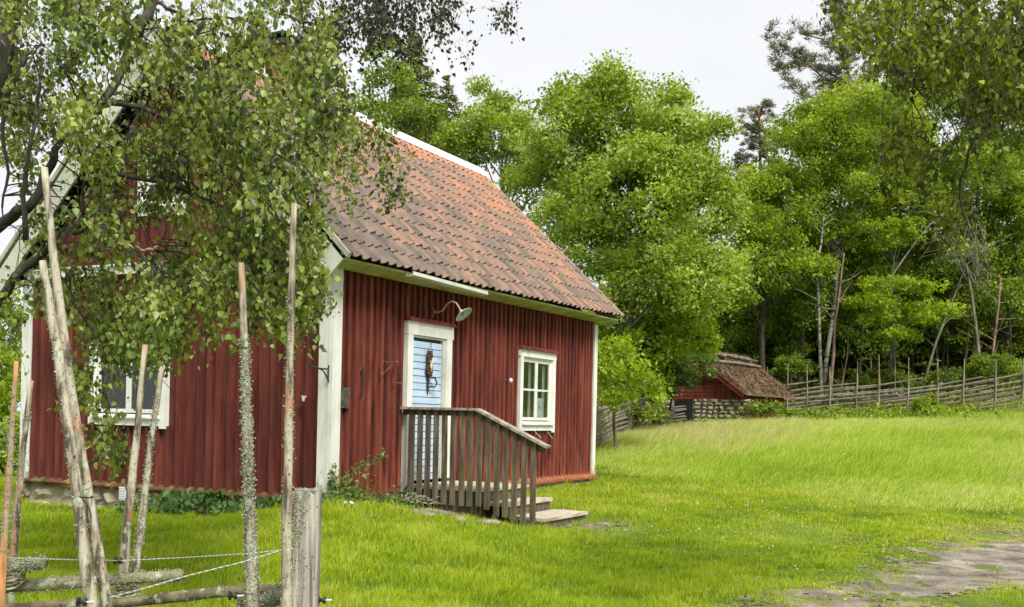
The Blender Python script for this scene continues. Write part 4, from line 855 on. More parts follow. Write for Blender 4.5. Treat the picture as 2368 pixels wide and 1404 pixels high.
# ================================================================ root cellar
CA = .951; c2, s2 = math.cos(CA), math.sin(CA); CB = Vector((5.7, 32, 0)); cz = gh(5.7, 32)
RC = empty('root_cellar', (5.7, 32, 0), CA); tag(RC, 'small red root cellar with stone base and brown thatched roof by the wood', 'cellar')
pz, ez, hw, ln = 3.02, 1.93, 1.5, 3.7
b = MB(); n = 9
zb = 1.66
for i in range(12):      # horizontal boards
    z0, z1 = zb+i*.115, zb+(i+1)*.115-.006; w0 = hw*(1-(max(z0, ez)-ez)/(pz-ez)); w1 = hw*(1-(max(z1, ez)-ez)/(pz-ez))
    if w1 < .03: break
    w0, w1 = min(w0, 1.42), min(w1, 1.42); o_ = .012
    b.prism([(-.0, w0, z0), (-.0, -w0, z0), (o_, -w1, z1), (o_, w1, z1)], (.05, 0, 0), (i*.37) % 1)
b.build('gable_boards', M['red'], RC)
b = MB(); b.box((.055, -1.4, .3), (ln-.1, 1.4, ez)); b.build('walls', M['red_trim'], RC)
b = MB(); r_ = random.Random(14)
b.box((.0, -1.5, .2), (.05, -.0-.16+.3, zb-.02)); b.box((.0, .76, .2), (.05, 1.9, zb-.02)); b.box((-.0, -1.5, .2), (.05, .14, zb-.02))
b.build('stone_core', M['stone_gap'], RC)
b = MB(); stones(b, (-.02, .13, 0), (-.02, -1.75, 0), .4, zb+.03, (-1, 0, 0), r_, .12); b.build('stone_wall', M['stone'], RC)
b = MB(); stones(b, (-.02, 2.0, 0), (-.02, .78, 0), .4, zb-.0, (-1, 0, 0), r_, .2); b.build('stone_wall', M['stone'], RC)
b = MB()
for i in range(5): b.box((-.0, .16+i*.12, .5), (.03, .272+i*.12, zb-.02))
b.build('door', M['inside'], RC)
for sg in (-1, 1):
    b = MB(); hw2, = (hw+.12,); e0 = ez-.09
    b.prism([(-.22, sg*hw2, e0), (-.22, 0, pz), (-.22, 0, pz-.2), (-.22, sg*hw2*.97, e0-.13)], (.03, 0, 0)); b.prism([(-.24, sg*hw2, e0+.0), (-.24, 0, pz+.03), (-.24, 0, pz-.03), (-.24, sg*hw2, e0-.05)], (.0195, 0, 0)); b.build('barge_board', M['red_trim'], RC)
# thatch slabs with straw
for sg in (-1, 1):
    nU, nS = 26, 14; vs = []; fs = []; r = np.random.default_rng(5+sg)
    def tp(i, j, th): 
        u = -.2+(ln+.3)*i/nU; s = j/nS; y = sg*(hw+.18)*(1-s); z = (ez-.14)*(1-s)+(pz+.02)*s
        return (u, y+sg*.0, z+th)
    th = .08+r.random((nU+1, nS+1))*.06
    top = [[tp(i, j, th[i, j]) for j in range(nS+1)] for i in range(nU+1)]
    vs = [p_ for row in top for p_ in row]+[tp(i, j, 0) for i in range(nU+1) for j in range(nS+1)]; K = (nU+1)*(nS+1)
    for i in range(nU):
        for j in range(nS):
            a = i*(nS+1)+j; fs += [(a, a+1, a+nS+2, a+nS+1), (K+a, K+a+nS+1, K+a+nS+2, K+a+1)]
    for i in range(nU): a = i*(nS+1); fs.append((a, a+nS+1, K+a+nS+1, K+a))
    for j in range(nS): fs += [(j, K+j, K+j+1, j+1)]; a = nU*(nS+1)+j; fs.append((a, a+1, K+a+1, K+a))
    b = MB(); b.add(vs, fs, .4); tb = b.build('thatch', M['thatch'], RC)
    n = 9000; u = RNG.random(n)*(ln+.3)-.2; s = RNG.random(n); C = np.stack([u, sg*(hw+.18)*(1-s), (ez-.14)*(1-s)+(pz+.02)*s+.105+RNG.random(n)*.04], 1)
    leaves_mesh('straw', C, .2, M['thatch'], RC, RNG.random(n), up=.8, aspect=.13, axis_=np.tile(np.array([0, sg*1.5, -1.1]), (n, 1)))['kind'] = 'stuff'
b = MB()
for (y, z) in ((-.28, pz+.05), (-.62, pz-.2), (.28, pz+.05)):
    b.tube([(-.1, y, z), (ln*.5, y+.02, z+.03), (ln-.3, y, z)], .045, 7)
r_ = random.Random(9)
for i in range(9): b.tube([(r_.uniform(.2, 4), -.45, pz+.0), (r_.uniform(.2, 4), .25, pz+.22)], .025, 5)
b.build('ridge_poles', M['far_pole'], RC)

# ================================================================ far round pole fences
def pole_fence(label, A, stakes_px, Yf, rail_h, seed, n_l, start_px, end_px, name='pole_fence', stake_h=1.55):
    T = empty(name, G(A, Yf(A))); tag(T, label, 'fence'); B0 = Vector(T.location); r = random.Random(seed)
    for (px, topy) in stakes_px:
        g0 = Vector(G(px, Yf(px), -.1)); tp_ = P(px+r.uniform(-2, 2), topy, Yf(px)) if topy else g0+Vector((0, 0, stake_h+.1))
        for dx in (-.05, .06):
            b = MB(); q = g0+Vector((dx, dx, 0)); t_ = tp_+Vector((dx*.3, dx, 0 if dx < 0 else -.25)); mid = q.lerp(t_, .5)+Vector((r.uniform(-.03, .03), 0, 0)); b.tube([q-B0, mid-B0, t_-B0], [.03, .022, .012], 6); b.build('stake', M['far_stake'], T)
    nlay = 10
    for lay in range(nlay):
        px = start_px-r.uniform(0, 200)
        while px < end_px:
            a, c = px, px+r.uniform(230, 340); h0 = .1+lay*rail_h/nlay+r.uniform(-.03, .03); pts = []; a2, c2_ = max(a, start_px), min(c+40, end_px+60)
            if c2_-a2 > 30:
                for f in (0, .33, .66, 1):
                    x = a2+(c2_-a2)*f; hh = h0-.18+.38*(x-a)/(c-a); g0 = Vector(G(x, Yf(x), 0)); pts.append(g0+Vector((r.uniform(-.02, .02), r.uniform(-.05, .05), hh+r.uniform(-.025, .025)+.1))-B0)
                b = MB(); b.tube(pts, [.04, .036, .03, .02], 6); b.build('rail', M['far_pole'], T)
            px = c
    return T
pole_fence('long grey round pole fence running along the top of the meadow', 1800, [(1776,848),(1822,843),(1868,843),(1920,848),(1982,837),(2034,820),(2101,826),(2170,828),(2231,830),(2303,830),(2365,828)], lambda x: 35.5-(x-1800)/600*2.2, .86, 3, 21, 1740, 2420)
pole_fence('short stretch of round pole fence sloping up just right of the house corner', 1430, [(1384,None),(1412,None),(1460,None),(1510,None)], lambda x: 24+(x-1380)/150*6, .75, 6, 24, 1345, 1530, stake_h=1.2)

# ================================================================ foreground round pole fence
def pole(name, pts, rads, m, parent, B0, seed=0, lichen=0, lrange=(0, 1), lsize=.011, knots=3, n=12):
    """pts in (px,py,Y) -> bent pole with knots, lichen tufts as a child"""
    r = random.Random(seed); q = []
    W = [P(*p_)-B0 for p_ in pts]; R = []
    seg = 14
    for i in range(seg+1):
        f = i/seg*(len(W)-1); i0 = min(int(f), len(W)-2); c = W[i0].lerp(W[i0+1], f-i0)
        rr = rads[0]+(rads[1]-rads[0])*i/seg; q.append(c+Vector((r.uniform(-1, 1)*rr*.14, r.uniform(-1, 1)*rr*.14, 0))); R.append(rr*(1+r.uniform(-.07, .07)))
    b = MB(); b.tube(q, R, n, jit=.05, rnd=r)
    for k in range(knots):
        i = r.randrange(1, seg); a = r.uniform(0, 6.28); d = Vector((math.cos(a), -abs(math.sin(a)), .4)).normalized(); b.tube([q[i], q[i]+d*R[i]*1.45], [R[i]*.4, R[i]*.2], 6)
    o = b.build(name, m, parent, True)
    if lichen:
        b = MB()
        for k in range(int(lichen*2)):
            f = lrange[0]+(lrange[1]-lrange[0])*r.random(); kk = f*seg; i0 = min(int(kk), seg-1); c = q[i0].lerp(q[i0+1], kk-i0); d = (q[i0+1]-q[i0]).normalized(); x = d.orthogonal().normalized(); y = d.cross(x); a = r.uniform(0, 6.28)
            nrm = (x*math.cos(a)+y*math.sin(a)); 
            if nrm.y > .4: continue
            p0 = c+nrm*R[i0]*.96
            lsz = lsize*.45
            for t_ in range(r.randint(2, 5)):
                s = lsz*r.uniform(.35, 1.25); e = p0+nrm*r.uniform(0, s*.7)+Vector((r.gauss(0, s*.8), r.gauss(0, s*.4), r.gauss(0, s)))
                ax = Vector((r.gauss(0, 1), r.gauss(0, 1), r.gauss(0, 1))).normalized(); ay = ax.orthogonal().normalized(); az_ = ax.cross(ay)
                b.add([e+ax*s*.6, e+ay*s*.7+az_*s*.2, e-ax*s*.5+az_*s*.25, e-ay*s*.6], [(0, 1, 2), (0, 2, 3)], r.random())
        b.build('lichen', M['lichen'], o)['kind'] = 'stuff'
    return o
FB = Vector((-1.6, 4.7, gh(-1.6, 4.7)))
FF = empty('pole_fence', FB); tag(FF, 'weathered round pole fence with tall lichen covered stakes in left foreground', 'fence')
GY_ = lambda x, Y: 2050
pole('stake', [(103, 388, 4.55), (125, 600, 4.55), (166, 924, 4.5), (250, 1404, 4.45), (330, 1900, 4.4)], (.0135, .030), M['pole'], FF, FB, 1, 260, (.3, .95))
pole('stake', [(97, 603, 4.45), (118, 720, 4.45), (150, 924, 4.42), (212, 1404, 4.38), (275, 1900, 4.35)], (.0145, .031), M['pole'], FF, FB, 2, 330, (.25, .95))
pole('stake', [(336, 797, 5.35), (318, 990, 5.35), (298, 1180, 5.3), (280, 1380, 5.3), (255, 1720, 5.25)], (.014, .026), M['pole'], FF, FB, 3, 170, (.3, .95))
pole('stake', [(376, 848, 5.4), (352, 1000, 5.4), (330, 1180, 5.4), (312, 1340, 5.35), (285, 1720, 5.3)], (.012, .023), M['pole'], FF, FB, 4, 420, (.12, .95), .013)
pole('stake', [(557, 608, 4.75), (565, 780, 4.75), (572, 1000, 4.72), (578, 1200, 4.7), (582, 1404, 4.7), (590, 1900, 4.7)], (.013, .032), M['pole'], FF, FB, 5, 1400, (.2, .95), .015)
pole('stake', [(680, 470, 4.6), (674, 680, 4.6), (668, 940, 4.6), (664, 1200, 4.6), (662, 1404, 4.6), (660, 1900, 4.6)], (.012, .027), M['pole'], FF, FB, 6, 330, (.2, .95), .013)
pole('stake', [(38, 835, 4.9), (28, 1000, 4.9), (14, 1200, 4.9), (0, 1404, 4.85), (-20, 1800, 4.8)], (.010, .021), M['pole_orange'], FF, FB, 7, 260, (.1, .6), .012)
pole('stake', [(72, 880, 5.3), (58, 1000, 5.3), (40, 1180, 5.3), (28, 1310, 5.3), (10, 1700, 5.2)], (.013, .022), M['pole'], FF, FB, 8, 300, (.15, .95), .012)
pole('rail', [(-260, 1365, 5.0), (0, 1320, 5.02), (106, 1298, 5.05)], (.03, .025), M['rail'], FF, FB, 9, 500, (.55, 1), .014)
pole('rail', [(-260, 1385, 5.1), (10, 1357, 5.1), (210, 1345, 5.15), (424, 1330, 5.2)], (.031, .027), M['rail'], FF, FB, 10, 900, (.1, 1), .013)
pole('rail', [(-260, 1425, 5.05), (20, 1408, 5.05), (300, 1392, 5.1), (520, 1368, 5.1), (655, 1362, 5.0)], (.027, .027), M['rail'], FF, FB, 11, 160, (0, 1), .012)
pole('rail', [(500, 1470, 5.0), (580, 1412, 4.9), (648, 1374, 4.8)], (.03, .03), M['rail'], FF, FB, 12, 700, (.4, 1), .015)
# withy ties
for (x, y, Y) in ((28, 1335, 5.05), (290, 1372, 5.2), (578, 1396, 4.9), (16, 1345, 4.95)):
    c = P(x, y, Y)-FB; b = MB()
    for k in range(3):
        pts = [c+Vector((math.cos(a)*.055, math.sin(a)*.05, (k-1)*.018+math.sin(a)*.012)) for a in np.linspace(0, 2*math.pi, 15)]; b.tube(pts, .0065, 5, cap=False)
    b.build('withy_tie', M['rail'], FF)
c = P(190, 1146, 4.43)-FB; b = MB(); pts = [c+Vector((math.cos(a)*.040, math.sin(a)*.045, math.cos(a)*-.008)) for a in np.linspace(0, 2*math.pi, 19)]; b.tube(pts, .0035, 6, cap=False)
b.tube([c+Vector((.02, -.04, -.01)), c+Vector((.05, -.045, -.05)), c+Vector((.055, -.04, -.09))], .0025, 5); b.build('cable_tie', M['plastic'], FF)
# gate post
PB = P(706, 1404, 4.68); PB.z = gh(PB.x, PB.y); PO = empty('gate_post', PB, .12); tag(PO, 'thick grey split wooden post with lichen top beside the last stake', 'post')
zt_ = P(703, 1137, 4.68).z-PB.z; b = MB(); r_ = random.Random(3); N = 40; rings = []
for zz in [-.1, 0, .3, .6, .9, zt_-.15, zt_-.05, zt_]:
    ring = []
    for k in range(N):
        a = 2*math.pi*k/N; c_, s_ = math.cos(a), math.sin(a); rr = .0585/max(abs(c_), abs(s_))**.82; rr *= 1+.035*math.sin(k*7.3)+.02*math.sin(k*3.1+zz*2)
        ring.append(Vector((c_*rr, s_*rr, zz+(.012*math.sin(k*1.3) if zz == zt_ else 0))))
    rings.append(ring)
vs = [v_ for r in rings for v_ in r]; fs = [(i*N+k, i*N+(k+1) % N, (i+1)*N+(k+1) % N, (i+1)*N+k) for i in range(len(rings)-1) for k in range(N)]+[tuple(range((len(rings)-1)*N, len(rings)*N))]
b.add(vs, fs); b.build('body', M['post'], PO)
b = MB()
for k in range(900):
    if r_.random() < .6: e = Vector((r_.uniform(-.058, .045), r_.uniform(-.06, .05), zt_+r_.uniform(-.006, .014)))
    elif r_.random() < .7: e = Vector((r_.gauss(-.035, .02), -.062, zt_-abs(r_.gauss(.0, .14))))
    else: e = Vector((r_.uniform(-.055, .05), -.061, zt_-r_.uniform(0, .5)))
    s = r_.uniform(.003, .008); ax = Vector((r_.gauss(0, 1), r_.gauss(0, .5), r_.gauss(0, 1))).normalized(); ay = ax.orthogonal().normalized(); az_ = ax.cross(ay)
    b.add([e+ax*s*.6, e+ay*s*.7+az_*s*.2, e-ax*s*.5+az_*s*.25, e-ay*s*.6], [(0, 1, 2), (0, 2, 3)], r_.random())
b.build('lichen', M['lichen'], PO)['kind'] = 'stuff'
b = MB(); b.prism([(-.075, .05, zt_-.005), (-.06, .05, zt_-.0), (-.055, .05, zt_-.12), (-.075, .05, zt_-.16), (-.088, .05, zt_-.06)], (0, .02, 0)); b.build('bark_flake', M['bare_branch'], PO)
# rope + insulators
def rope(label, pts, rad=.0022):
    q = [P(*p_) for p_ in pts]; T = empty('fence_rope', q[0]); tag(T, label, 'rope'); dense = []
    for i in range(len(q)-1):
        L = (q[i+1]-q[i]).length; n = max(2, int(L/.0042))
        for k in range(n): dense.append(q[i].lerp(q[i+1], k/n)-q[0])
    for ph, m, nm in ((0, 'rope', 'strand'), (math.pi, 'rope', 'strand'), (math.pi/2, 'rope_dark', 'thread')):
        b = MB(); w_ = []
        for i, p_ in enumerate(dense):
            d = (dense[min(i+1, len(dense)-1)]-dense[max(0, i-1)]).normalized(); x = d.orthogonal().normalized(); y = d.cross(x); a = i*.9+ph; w_.append(p_+(x*math.cos(a)+y*math.sin(a))*rad*(.6 if m == 'rope' else .9))
        b.tube(w_, rad*(.75 if m == 'rope' else .5), 5, cap=True); b.build(nm, M[m], T)
rope('upper white electric fence rope with dark thread running to the post', [(-60, 1287, 4.9), (10, 1290, 4.9), (190, 1295, 4.45-.05+.1), (272, 1297, 5.1), (420, 1290, 4.95), (580, 1280, 4.64), (652, 1272, 4.56)])
rope('lower slanting white fence rope from forked stakes up to the post', [(252, 1382, 4.35), (340, 1359, 4.38), (432, 1332, 4.45), (560, 1300, 4.5), (652, 1272, 4.55)])
for (x, y, Y, lab) in ((275, 1297, 5.1, 'black plastic insulator on thin stake holding the upper rope'), (192, 1392, 4.3, 'black insulator at foot of the forked stakes'), (541, 1378, 4.6, 'black insulator on the lichen covered stake near the photo bottom'), (746, 1388, 4.68, 'black insulator on right side of the grey post')):
    c = P(x, y, Y); T = empty('insulator', c); tag(T, lab, 'insulator'); b = MB(); b.tube([(-.022, 0, 0), (-.014, 0, 0)], [.02, .02], 14); b.tube([(-.0138, 0, 0), (.004, 0, 0)], [.009, .009], 10); b.tube([(.0042, 0, 0), (.014, 0, 0)], [.018, .015], 14); b.build('body', M['plastic'], T)
    b = MB(); b.tube([(.0142, 0, 0), (.04, .01, 0)], .004, 6); b.build('screw', M['cap'], T)

# ================================================================ foreground birches
def mask_samples(rows, x0, y0, cell, n, power=1.35):
    A = np.array([[int(ch) for ch in r.ljust(max(map(len, rows)), '0')] for r in rows], float)/8; W = A**power; W[W < .05] *= .5; p_ = (W/W.sum()).ravel()
    k = RNG.choice(len(p_), n, p=p_); j, i = np.divmod(k, A.shape[1]); return x0+(i+RNG.random(n))*cell, y0+(j+RNG.random(n))*cell, A.ravel()[k]
def clump_samples(rows, x0, y0, cell, n, per, power, sx, sy, d0, d1):
    cx, cy, dn = mask_samples(rows, x0, y0, cell, n//per, power); cY = d0+(d1-d0)*RNG.random(len(cx)); k = RNG.poisson(per, len(cx)); i = np.repeat(np.arange(len(cx)), k)
    sc = .5+RNG.random(len(cx)); g = RNG.normal(size=(len(i), 3)); return cx[i]+g[:, 0]*sx*sc[i], cy[i]+g[:, 1]*sy*sc[i], cY[i]+g[:, 2]*.12
def px_np(px, py, Y):
    dx, dy = px-1184, py-702; c, s = math.cos(ROLL), math.sin(ROLL); return np.stack([(dx*c+dy*s)/F*Y, Y, CAMH-((-dx*s+dy*c)-dyh)/F*Y], 1)
def birch_crown(name, parent, B0, px, py, Y, m, per=15, leaf=.043, tl=.42, tint0=0.0):
    """each sample is a drooping twig carrying leaves"""
    n = len(px); C = px_np(px, py, Y); a = RNG.random(n)*2*np.pi; out = np.stack([np.cos(a), np.sin(a)*.8, np.zeros(n)], 1); L = tl*(.5+RNG.random(n))
    s = (np.arange(per)[None, :]+RNG.random((n, per))*.6)/per
    f = s[:, :, None]; st = C[:, None, :]-(out[:, None, :]*.35-np.array([0, 0, .3]))*L[:, None, None]
    pos = st+out[:, None, :]*(f*(1-.45*f))*L[:, None, None]+np.array([0, 0, -1])*(f**1.4)*.62*L[:, None, None]
    pts = (pos+RNG.normal(size=pos.shape)*.022).reshape(-1, 3)-np.array(B0)
    N_ = len(pts); tw = np.repeat(.45*RNG.random(n)+.75*vnoise(px, py, .011, 77)+.25*vnoise(px, py, .03, 78)-.25, per); t = np.clip(.1+.6*tw+RNG.normal(size=N_)*.2+tint0, 0, 1)
    ax = np.repeat(out, per, 0)*.4+np.array([0, 0, -1.0])+unit(N_)*.75; ax /= np.linalg.norm(ax, axis=1, keepdims=True)
    nr = unit(N_)+np.array([.0, -.1, .35]); nr -= ax*(nr*ax).sum(1, keepdims=True); nr /= np.linalg.norm(nr, axis=1, keepdims=True); sd_ = np.cross(nr, ax)
    S = (leaf*(.4+.8*RNG.random(N_)))[:, None]; V = np.empty((N_, 6, 3))
    V[:, 0] = pts; V[:, 1] = pts+ax*S*.22+sd_*S*.38+nr*S*.07; V[:, 2] = pts+ax*S*.55+sd_*S*.30+nr*S*.06; V[:, 3] = pts+ax*S*1.0-nr*S*.06; V[:, 4] = pts+ax*S*.55-sd_*S*.30+nr*S*.06; V[:, 5] = pts+ax*S*.22-sd_*S*.38+nr*S*.07
    b_ = np.arange(N_)[:, None]*6; np_mesh(name, V.reshape(-1, 3), [np.concatenate([b_+np.array([[0, 3, 2, 1]]), b_+np.array([[0, 5, 4, 3]])])], [np.concatenate([t, t])], m, parent)
    return st, out, L
def twigs_mesh(name, parent, B0, st, out, L, m, r0=.0024):
    """thin 3-sided twigs"""
    n = len(st); K = 5; Vs = []
    for k in range(K):
        f = k/(K-1); c = st[:, 0, :]+out*((f*(1-.45*f))*L)[:, None]+np.array([0, 0, -1])*((f**1.4)*.62*L)[:, None]-np.array(B0); r = r0*(1-.7*f)
        for a in (0, 2.09, 4.19): Vs.append(c+np.array([math.cos(a), math.sin(a), 0])*r)
    V = np.stack(Vs, 1).reshape(-1, 3); b_ = np.arange(n)[:, None]*K*3; fs = []
    for k in range(K-1):
        for a in range(3): fs.append(b_+np.array([[k*3+a, k*3+(a+1) % 3, (k+1)*3+(a+1) % 3, (k+1)*3+a]]))
    fs = np.concatenate(fs); np_mesh(name, V, [fs], [np.zeros(len(fs))], m, parent)['kind'] = 'stuff'
ROWS = ['8887777566676665788872610', '7557888743666665667777050', '6357788866778876446510100', '6345788888778887443100000', '5443788888888887432000000', '4543788888888877531000000', '3634688888888766355100000', '3545788888888754234100000', '2436788888888653212000000', '2346788888888643100000000', '3446788888888654100000000', '4556677778888742000000000', '3557778888888871000000000', '2467788888888880000000000', '1357788888678860000000000', '0136678887521760000000000', '0013457653210000000000000', '0000342431000000000000000', '0000320310000000000000000', '0000310000000000000000000', '0000130000000000000000000', '0000000000000000000000000']
BT = Vector((-4.2, 7.4, gh(-4.2, 7.4)-.05)); BL = empty('birch_tree', BT); tag(BL, 'big old birch whose leafy branches hang over the cottage gable at left', 'tree')
# trunk (just outside the frame) and boughs
tb = MB(); tpts = [BT, Vector((-4.15, 7.4, 1)), Vector((-4.0, 7.4, 2.2)), P(-60, 300, 7.4), P(-10, 180, 7.4), P(10, 60, 7.4), P(60, -80, 7.5), P(160, -300, 7.6)]
tb.tube([p_-BT for p_ in tpts], [.17, .15, .14, .11, .095, .085, .07, .04], 12, jit=.06); tb.build('trunk', M['bark'], BL, True)
BPTS = []
def bough(pts, r0, r1, m='bark', jit=.0, nm='branch'):
    b = MB(); q = [P(*p_)-BT for p_ in pts]; q2 = []
    for i in range(len(q)-1):
        for k in range(3):
            q2.append(q[i].lerp(q[i+1], k/3)+(Vector((random.gauss(0, .008), 0, random.gauss(0, .008))) if k else Vector()))
    q2.append(q[-1]); n = len(q2); BPTS.extend(q2); b.tube(q2, [r0+(r1-r0)*i/(n-1) for i in range(n)], 8, jit=.08); return b.build(nm, M[m], BL, True)
random.seed(5)
bough([(-220, 900, 7.2), (-60, 760, 7.0), (0, 690, 6.9), (35, 640, 6.8), (100, 585, 6.8), (150, 535, 6.7), (200, 510, 6.7), (232, 490, 6.7)], .042, .014)
bough([(150, 540, 6.7), (190, 535, 6.6), (215, 505, 6.6), (232, 492, 6.6)], .022, .012)
bough([(-120, 640, 7.2), (-30, 540, 7.1), (30, 500, 7.0), (75, 470, 6.9), (120, 380, 6.9), (140, 330, 6.9), (200, 290, 6.8), (250, 240, 6.8)], .05, .012)
bough([(232, 492, 6.65), (262, 535, 6.6), (290, 560, 6.6), (330, 580, 6.6), (355, 578, 6.6), (362, 565, 6.6)], .012, .007, 'bare_branch')
bough([(60, 560, 6.9), (52, 450, 6.9), (60, 390, 6.9), (72, 330, 6.9), (90, 260, 7), (92, 180, 7)], .02, .008)
bough([(190, 500, 6.7), (192, 440, 6.7), (190, 380, 6.7), (205, 330, 6.7)], .011, .005)
bough([(372, -60, 7.4), (350, 10, 7.4), (330, 50, 7.3), (312, 85, 7.3), (270, 190, 7.2), (225, 250, 7.1), (160, 300, 7.1)], .045, .02)
bough([(60, -40, 7.5), (200, -60, 7.4), (372, -60, 7.4), (600, -90, 7.8), (850, -110, 8.4), (1060, -90, 8.8)], .06, .02)
bough([(470, 50, 6.9), (450, 90, 6.9), (425, 120, 6.8), (390, 170, 6.8), (365, 210, 6.8)], .013, .008)
bough([(420, 20, 7), (418, 60, 7), (430, 100, 7)], .006, .004)
bough([(365, 5, 7.3), (400, 25, 7.2), (440, 50, 7.2), (520, 40, 7.1), (600, 60, 7)], .014, .006)
bough([(310, 290, 6.9), (295, 340, 6.9), (280, 390, 6.9), (260, 440, 6.9), (240, 480, 6.8)], .016, .012)
bough([(240, 530, 6.7), (300, 560, 6.6), (350, 620, 6.5), (420, 680, 6.5), (500, 720, 6.4)], .012, .004)
bough([(130, 620, 6.7), (170, 700, 6.6), (230, 800, 6.6), (240, 900, 6.6), (262, 1000, 6.6)], .008, .003)
bough([(560, -20, 7.6), (640, 30, 7.8), (700, 50, 8), (760, 60, 8.2), (800, 110, 8.3)], .014, .005)
bough([(200, 230, 7), (330, 250, 6.9), (450, 300, 6.8), (600, 330, 6.8), (720, 400, 6.8)], .018, .005)
bough([(260, 400, 6.8), (400, 430, 6.7), (520, 480, 6.6), (640, 560, 6.6), (700, 650, 6.6)], .015, .004)
bough([(60, 130, 7.4), (20, 210, 7.4), (5, 300, 7.4), (20, 400, 7.4), (5, 480, 7.4)], .02, .008)
def connectors(rows, x0, T, B0, n, r0, pmax=3000):
    cx, cy, _ = mask_samples(rows, x0, -20, 50, n, 1.2); tg = px_np(cx, cy, 6.0+2.2*RNG.random(n)); b = MB()
    for c, cx_ in zip(tg, cx):
        if 560 < cx_ < 900: continue
        c = Vector(c)-B0; near = sorted(BPTS, key=lambda q: (q-c).length)[:4]; st = random.choice(near); L = (c-st).length
        if L < .12 or L > 1.0: continue
        pts = [st]
        for k in range(1, 6):
            f = k/5; pts.append(st.lerp(c, f)+Vector((random.gauss(0, .03), random.gauss(0, .03), math.sin(f*math.pi)*.12*L+random.gauss(0, .025))))
        b.tube(pts, [r0*(1-.75*k/5) for k in range(6)], 5, cap=False)
        for _ in range(3):
            k = random.randint(2, 5); e = pts[k]+Vector((random.gauss(0, .16), random.gauss(0, .12), random.gauss(-.1, .1))); b.tube([pts[k], pts[k].lerp(e, .5)+Vector((0, 0, .02)), e], [r0*.4, r0*.3, r0*.15], 4, cap=False)
    b.build('branches', M['bark'], T)['kind'] = 'stuff'
connectors(ROWS, -25, BL, BT, 210, .006)
px, py, Y = clump_samples(ROWS, -25, -20, 50, 2450, 12, 1.6, 22, 30, 5.8, 8.6)
ex = [clump_samples(["1554", "3787", "3688", "1577", "0244"], 540, 530, 50, 210, 7, 1.2, 15, 18, 6.0, 7.4), clump_samples(["68750", "45630", "44220", "33010", "24000", "13000"], 180, 740, 50, 105, 5, 1.2, 13, 18, 6.2, 7.0)]
px, py, Y = [np.concatenate([a_]+[e_[k_] for e_ in ex]) for k_, a_ in enumerate((px, py, Y))]
keep = px < 765; px, py, Y = px[keep], py[keep], Y[keep]; Y = np.where(px < 130, Y+.6, Y)
st, out, L = birch_crown('crown', BL, BT, px, py, Y, M['L_birch'], per=14, leaf=.046, tl=.36)
twigs_mesh('twigs', BL, BT, st, out, L, M['bark'])
px, py, Y = clump_samples(ROWS, -25, -20, 50, 2900, 11, 1.3, 16, 26, 7.2, 9.4)
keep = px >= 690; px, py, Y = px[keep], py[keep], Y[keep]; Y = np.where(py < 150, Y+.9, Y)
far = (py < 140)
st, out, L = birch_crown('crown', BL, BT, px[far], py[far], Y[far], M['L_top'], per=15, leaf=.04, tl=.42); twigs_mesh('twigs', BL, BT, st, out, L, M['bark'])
st, out, L = birch_crown('crown', BL, BT, px[~far], py[~far], Y[~far], M['L_birch'], per=14, leaf=.042, tl=.34, tint0=-.1); twigs_mesh('twigs', BL, BT, st, out, L, M['bark'])
# right birch
ROWR = ["0047888888888", "0046888888888", "0045888888888", "0034888888888", "0001556655666", "0001445434444", "0000345422233", "0000135421112", "0000024421000", "0000003410000", "0000001200000", "0000000000000"]
BT2 = Vector((4.6, 7.2, gh(4.6, 7.2)-.05)); BR = empty('birch_tree', BT2); tag(BR, 'birch outside the frame whose dark drooping twigs hang into upper right corner', 'tree')
tb = MB(); tb.tube([Vector((0, 0, 0)), Vector((-.05, 0, 1.5)), Vector((.05, .1, 3)), Vector((-.2, .2, 4.5)), Vector((-.6, .2, 5.6))], [.16, .13, .11, .08, .04], 10, jit=.06)
BTs = BT
BT = BT2; BPTS.clear()
tb.build('trunk', M['bark'], BR, True)
_BL = BL; BL = BR
bough([(2560, 250, 7.2), (2420, 60, 7.1), (2300, -40, 7), (2180, -60, 6.8), (2080, -40, 6.7)], .035, .012)
bough([(2420, 60, 7.1), (2330, 60, 7), (2240, 90, 6.8), (2180, 160, 6.7), (2100, 200, 6.6)], .02, .005)
bough([(2300, -40, 7), (2160, 20, 6.6), (2100, 90, 6.5), (2090, 180, 6.5)], .015, .004)
bough([(2440, 120, 7), (2360, 180, 6.8), (2290, 260, 6.6), (2240, 350, 6.5), (2220, 460, 6.5), (2245, 540, 6.5)], .014, .004)
for x0, y0, x1, y1 in ((2060, 150, 2150, 330), (2080, 150, 2185, 310), (2075, 160, 2120, 300), (2150, 200, 2230, 360), (2215, 230, 2280, 420)): bough([(x0, y0, 6.5), ((x0+x1)/2+8, (y0+y1)/2, 6.45), (x1, y1, 6.4)], .005, .002)
connectors(ROWR, 1830, BR, BT2, 60, .006)
px, py, Y = clump_samples(ROWR, 1830, -20, 50, 950, 12, 1.5, 20, 34, 5.8, 8.0)
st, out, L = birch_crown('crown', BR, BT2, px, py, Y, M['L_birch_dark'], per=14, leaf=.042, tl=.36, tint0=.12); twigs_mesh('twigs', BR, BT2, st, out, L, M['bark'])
BL, BT = _BL, BTs

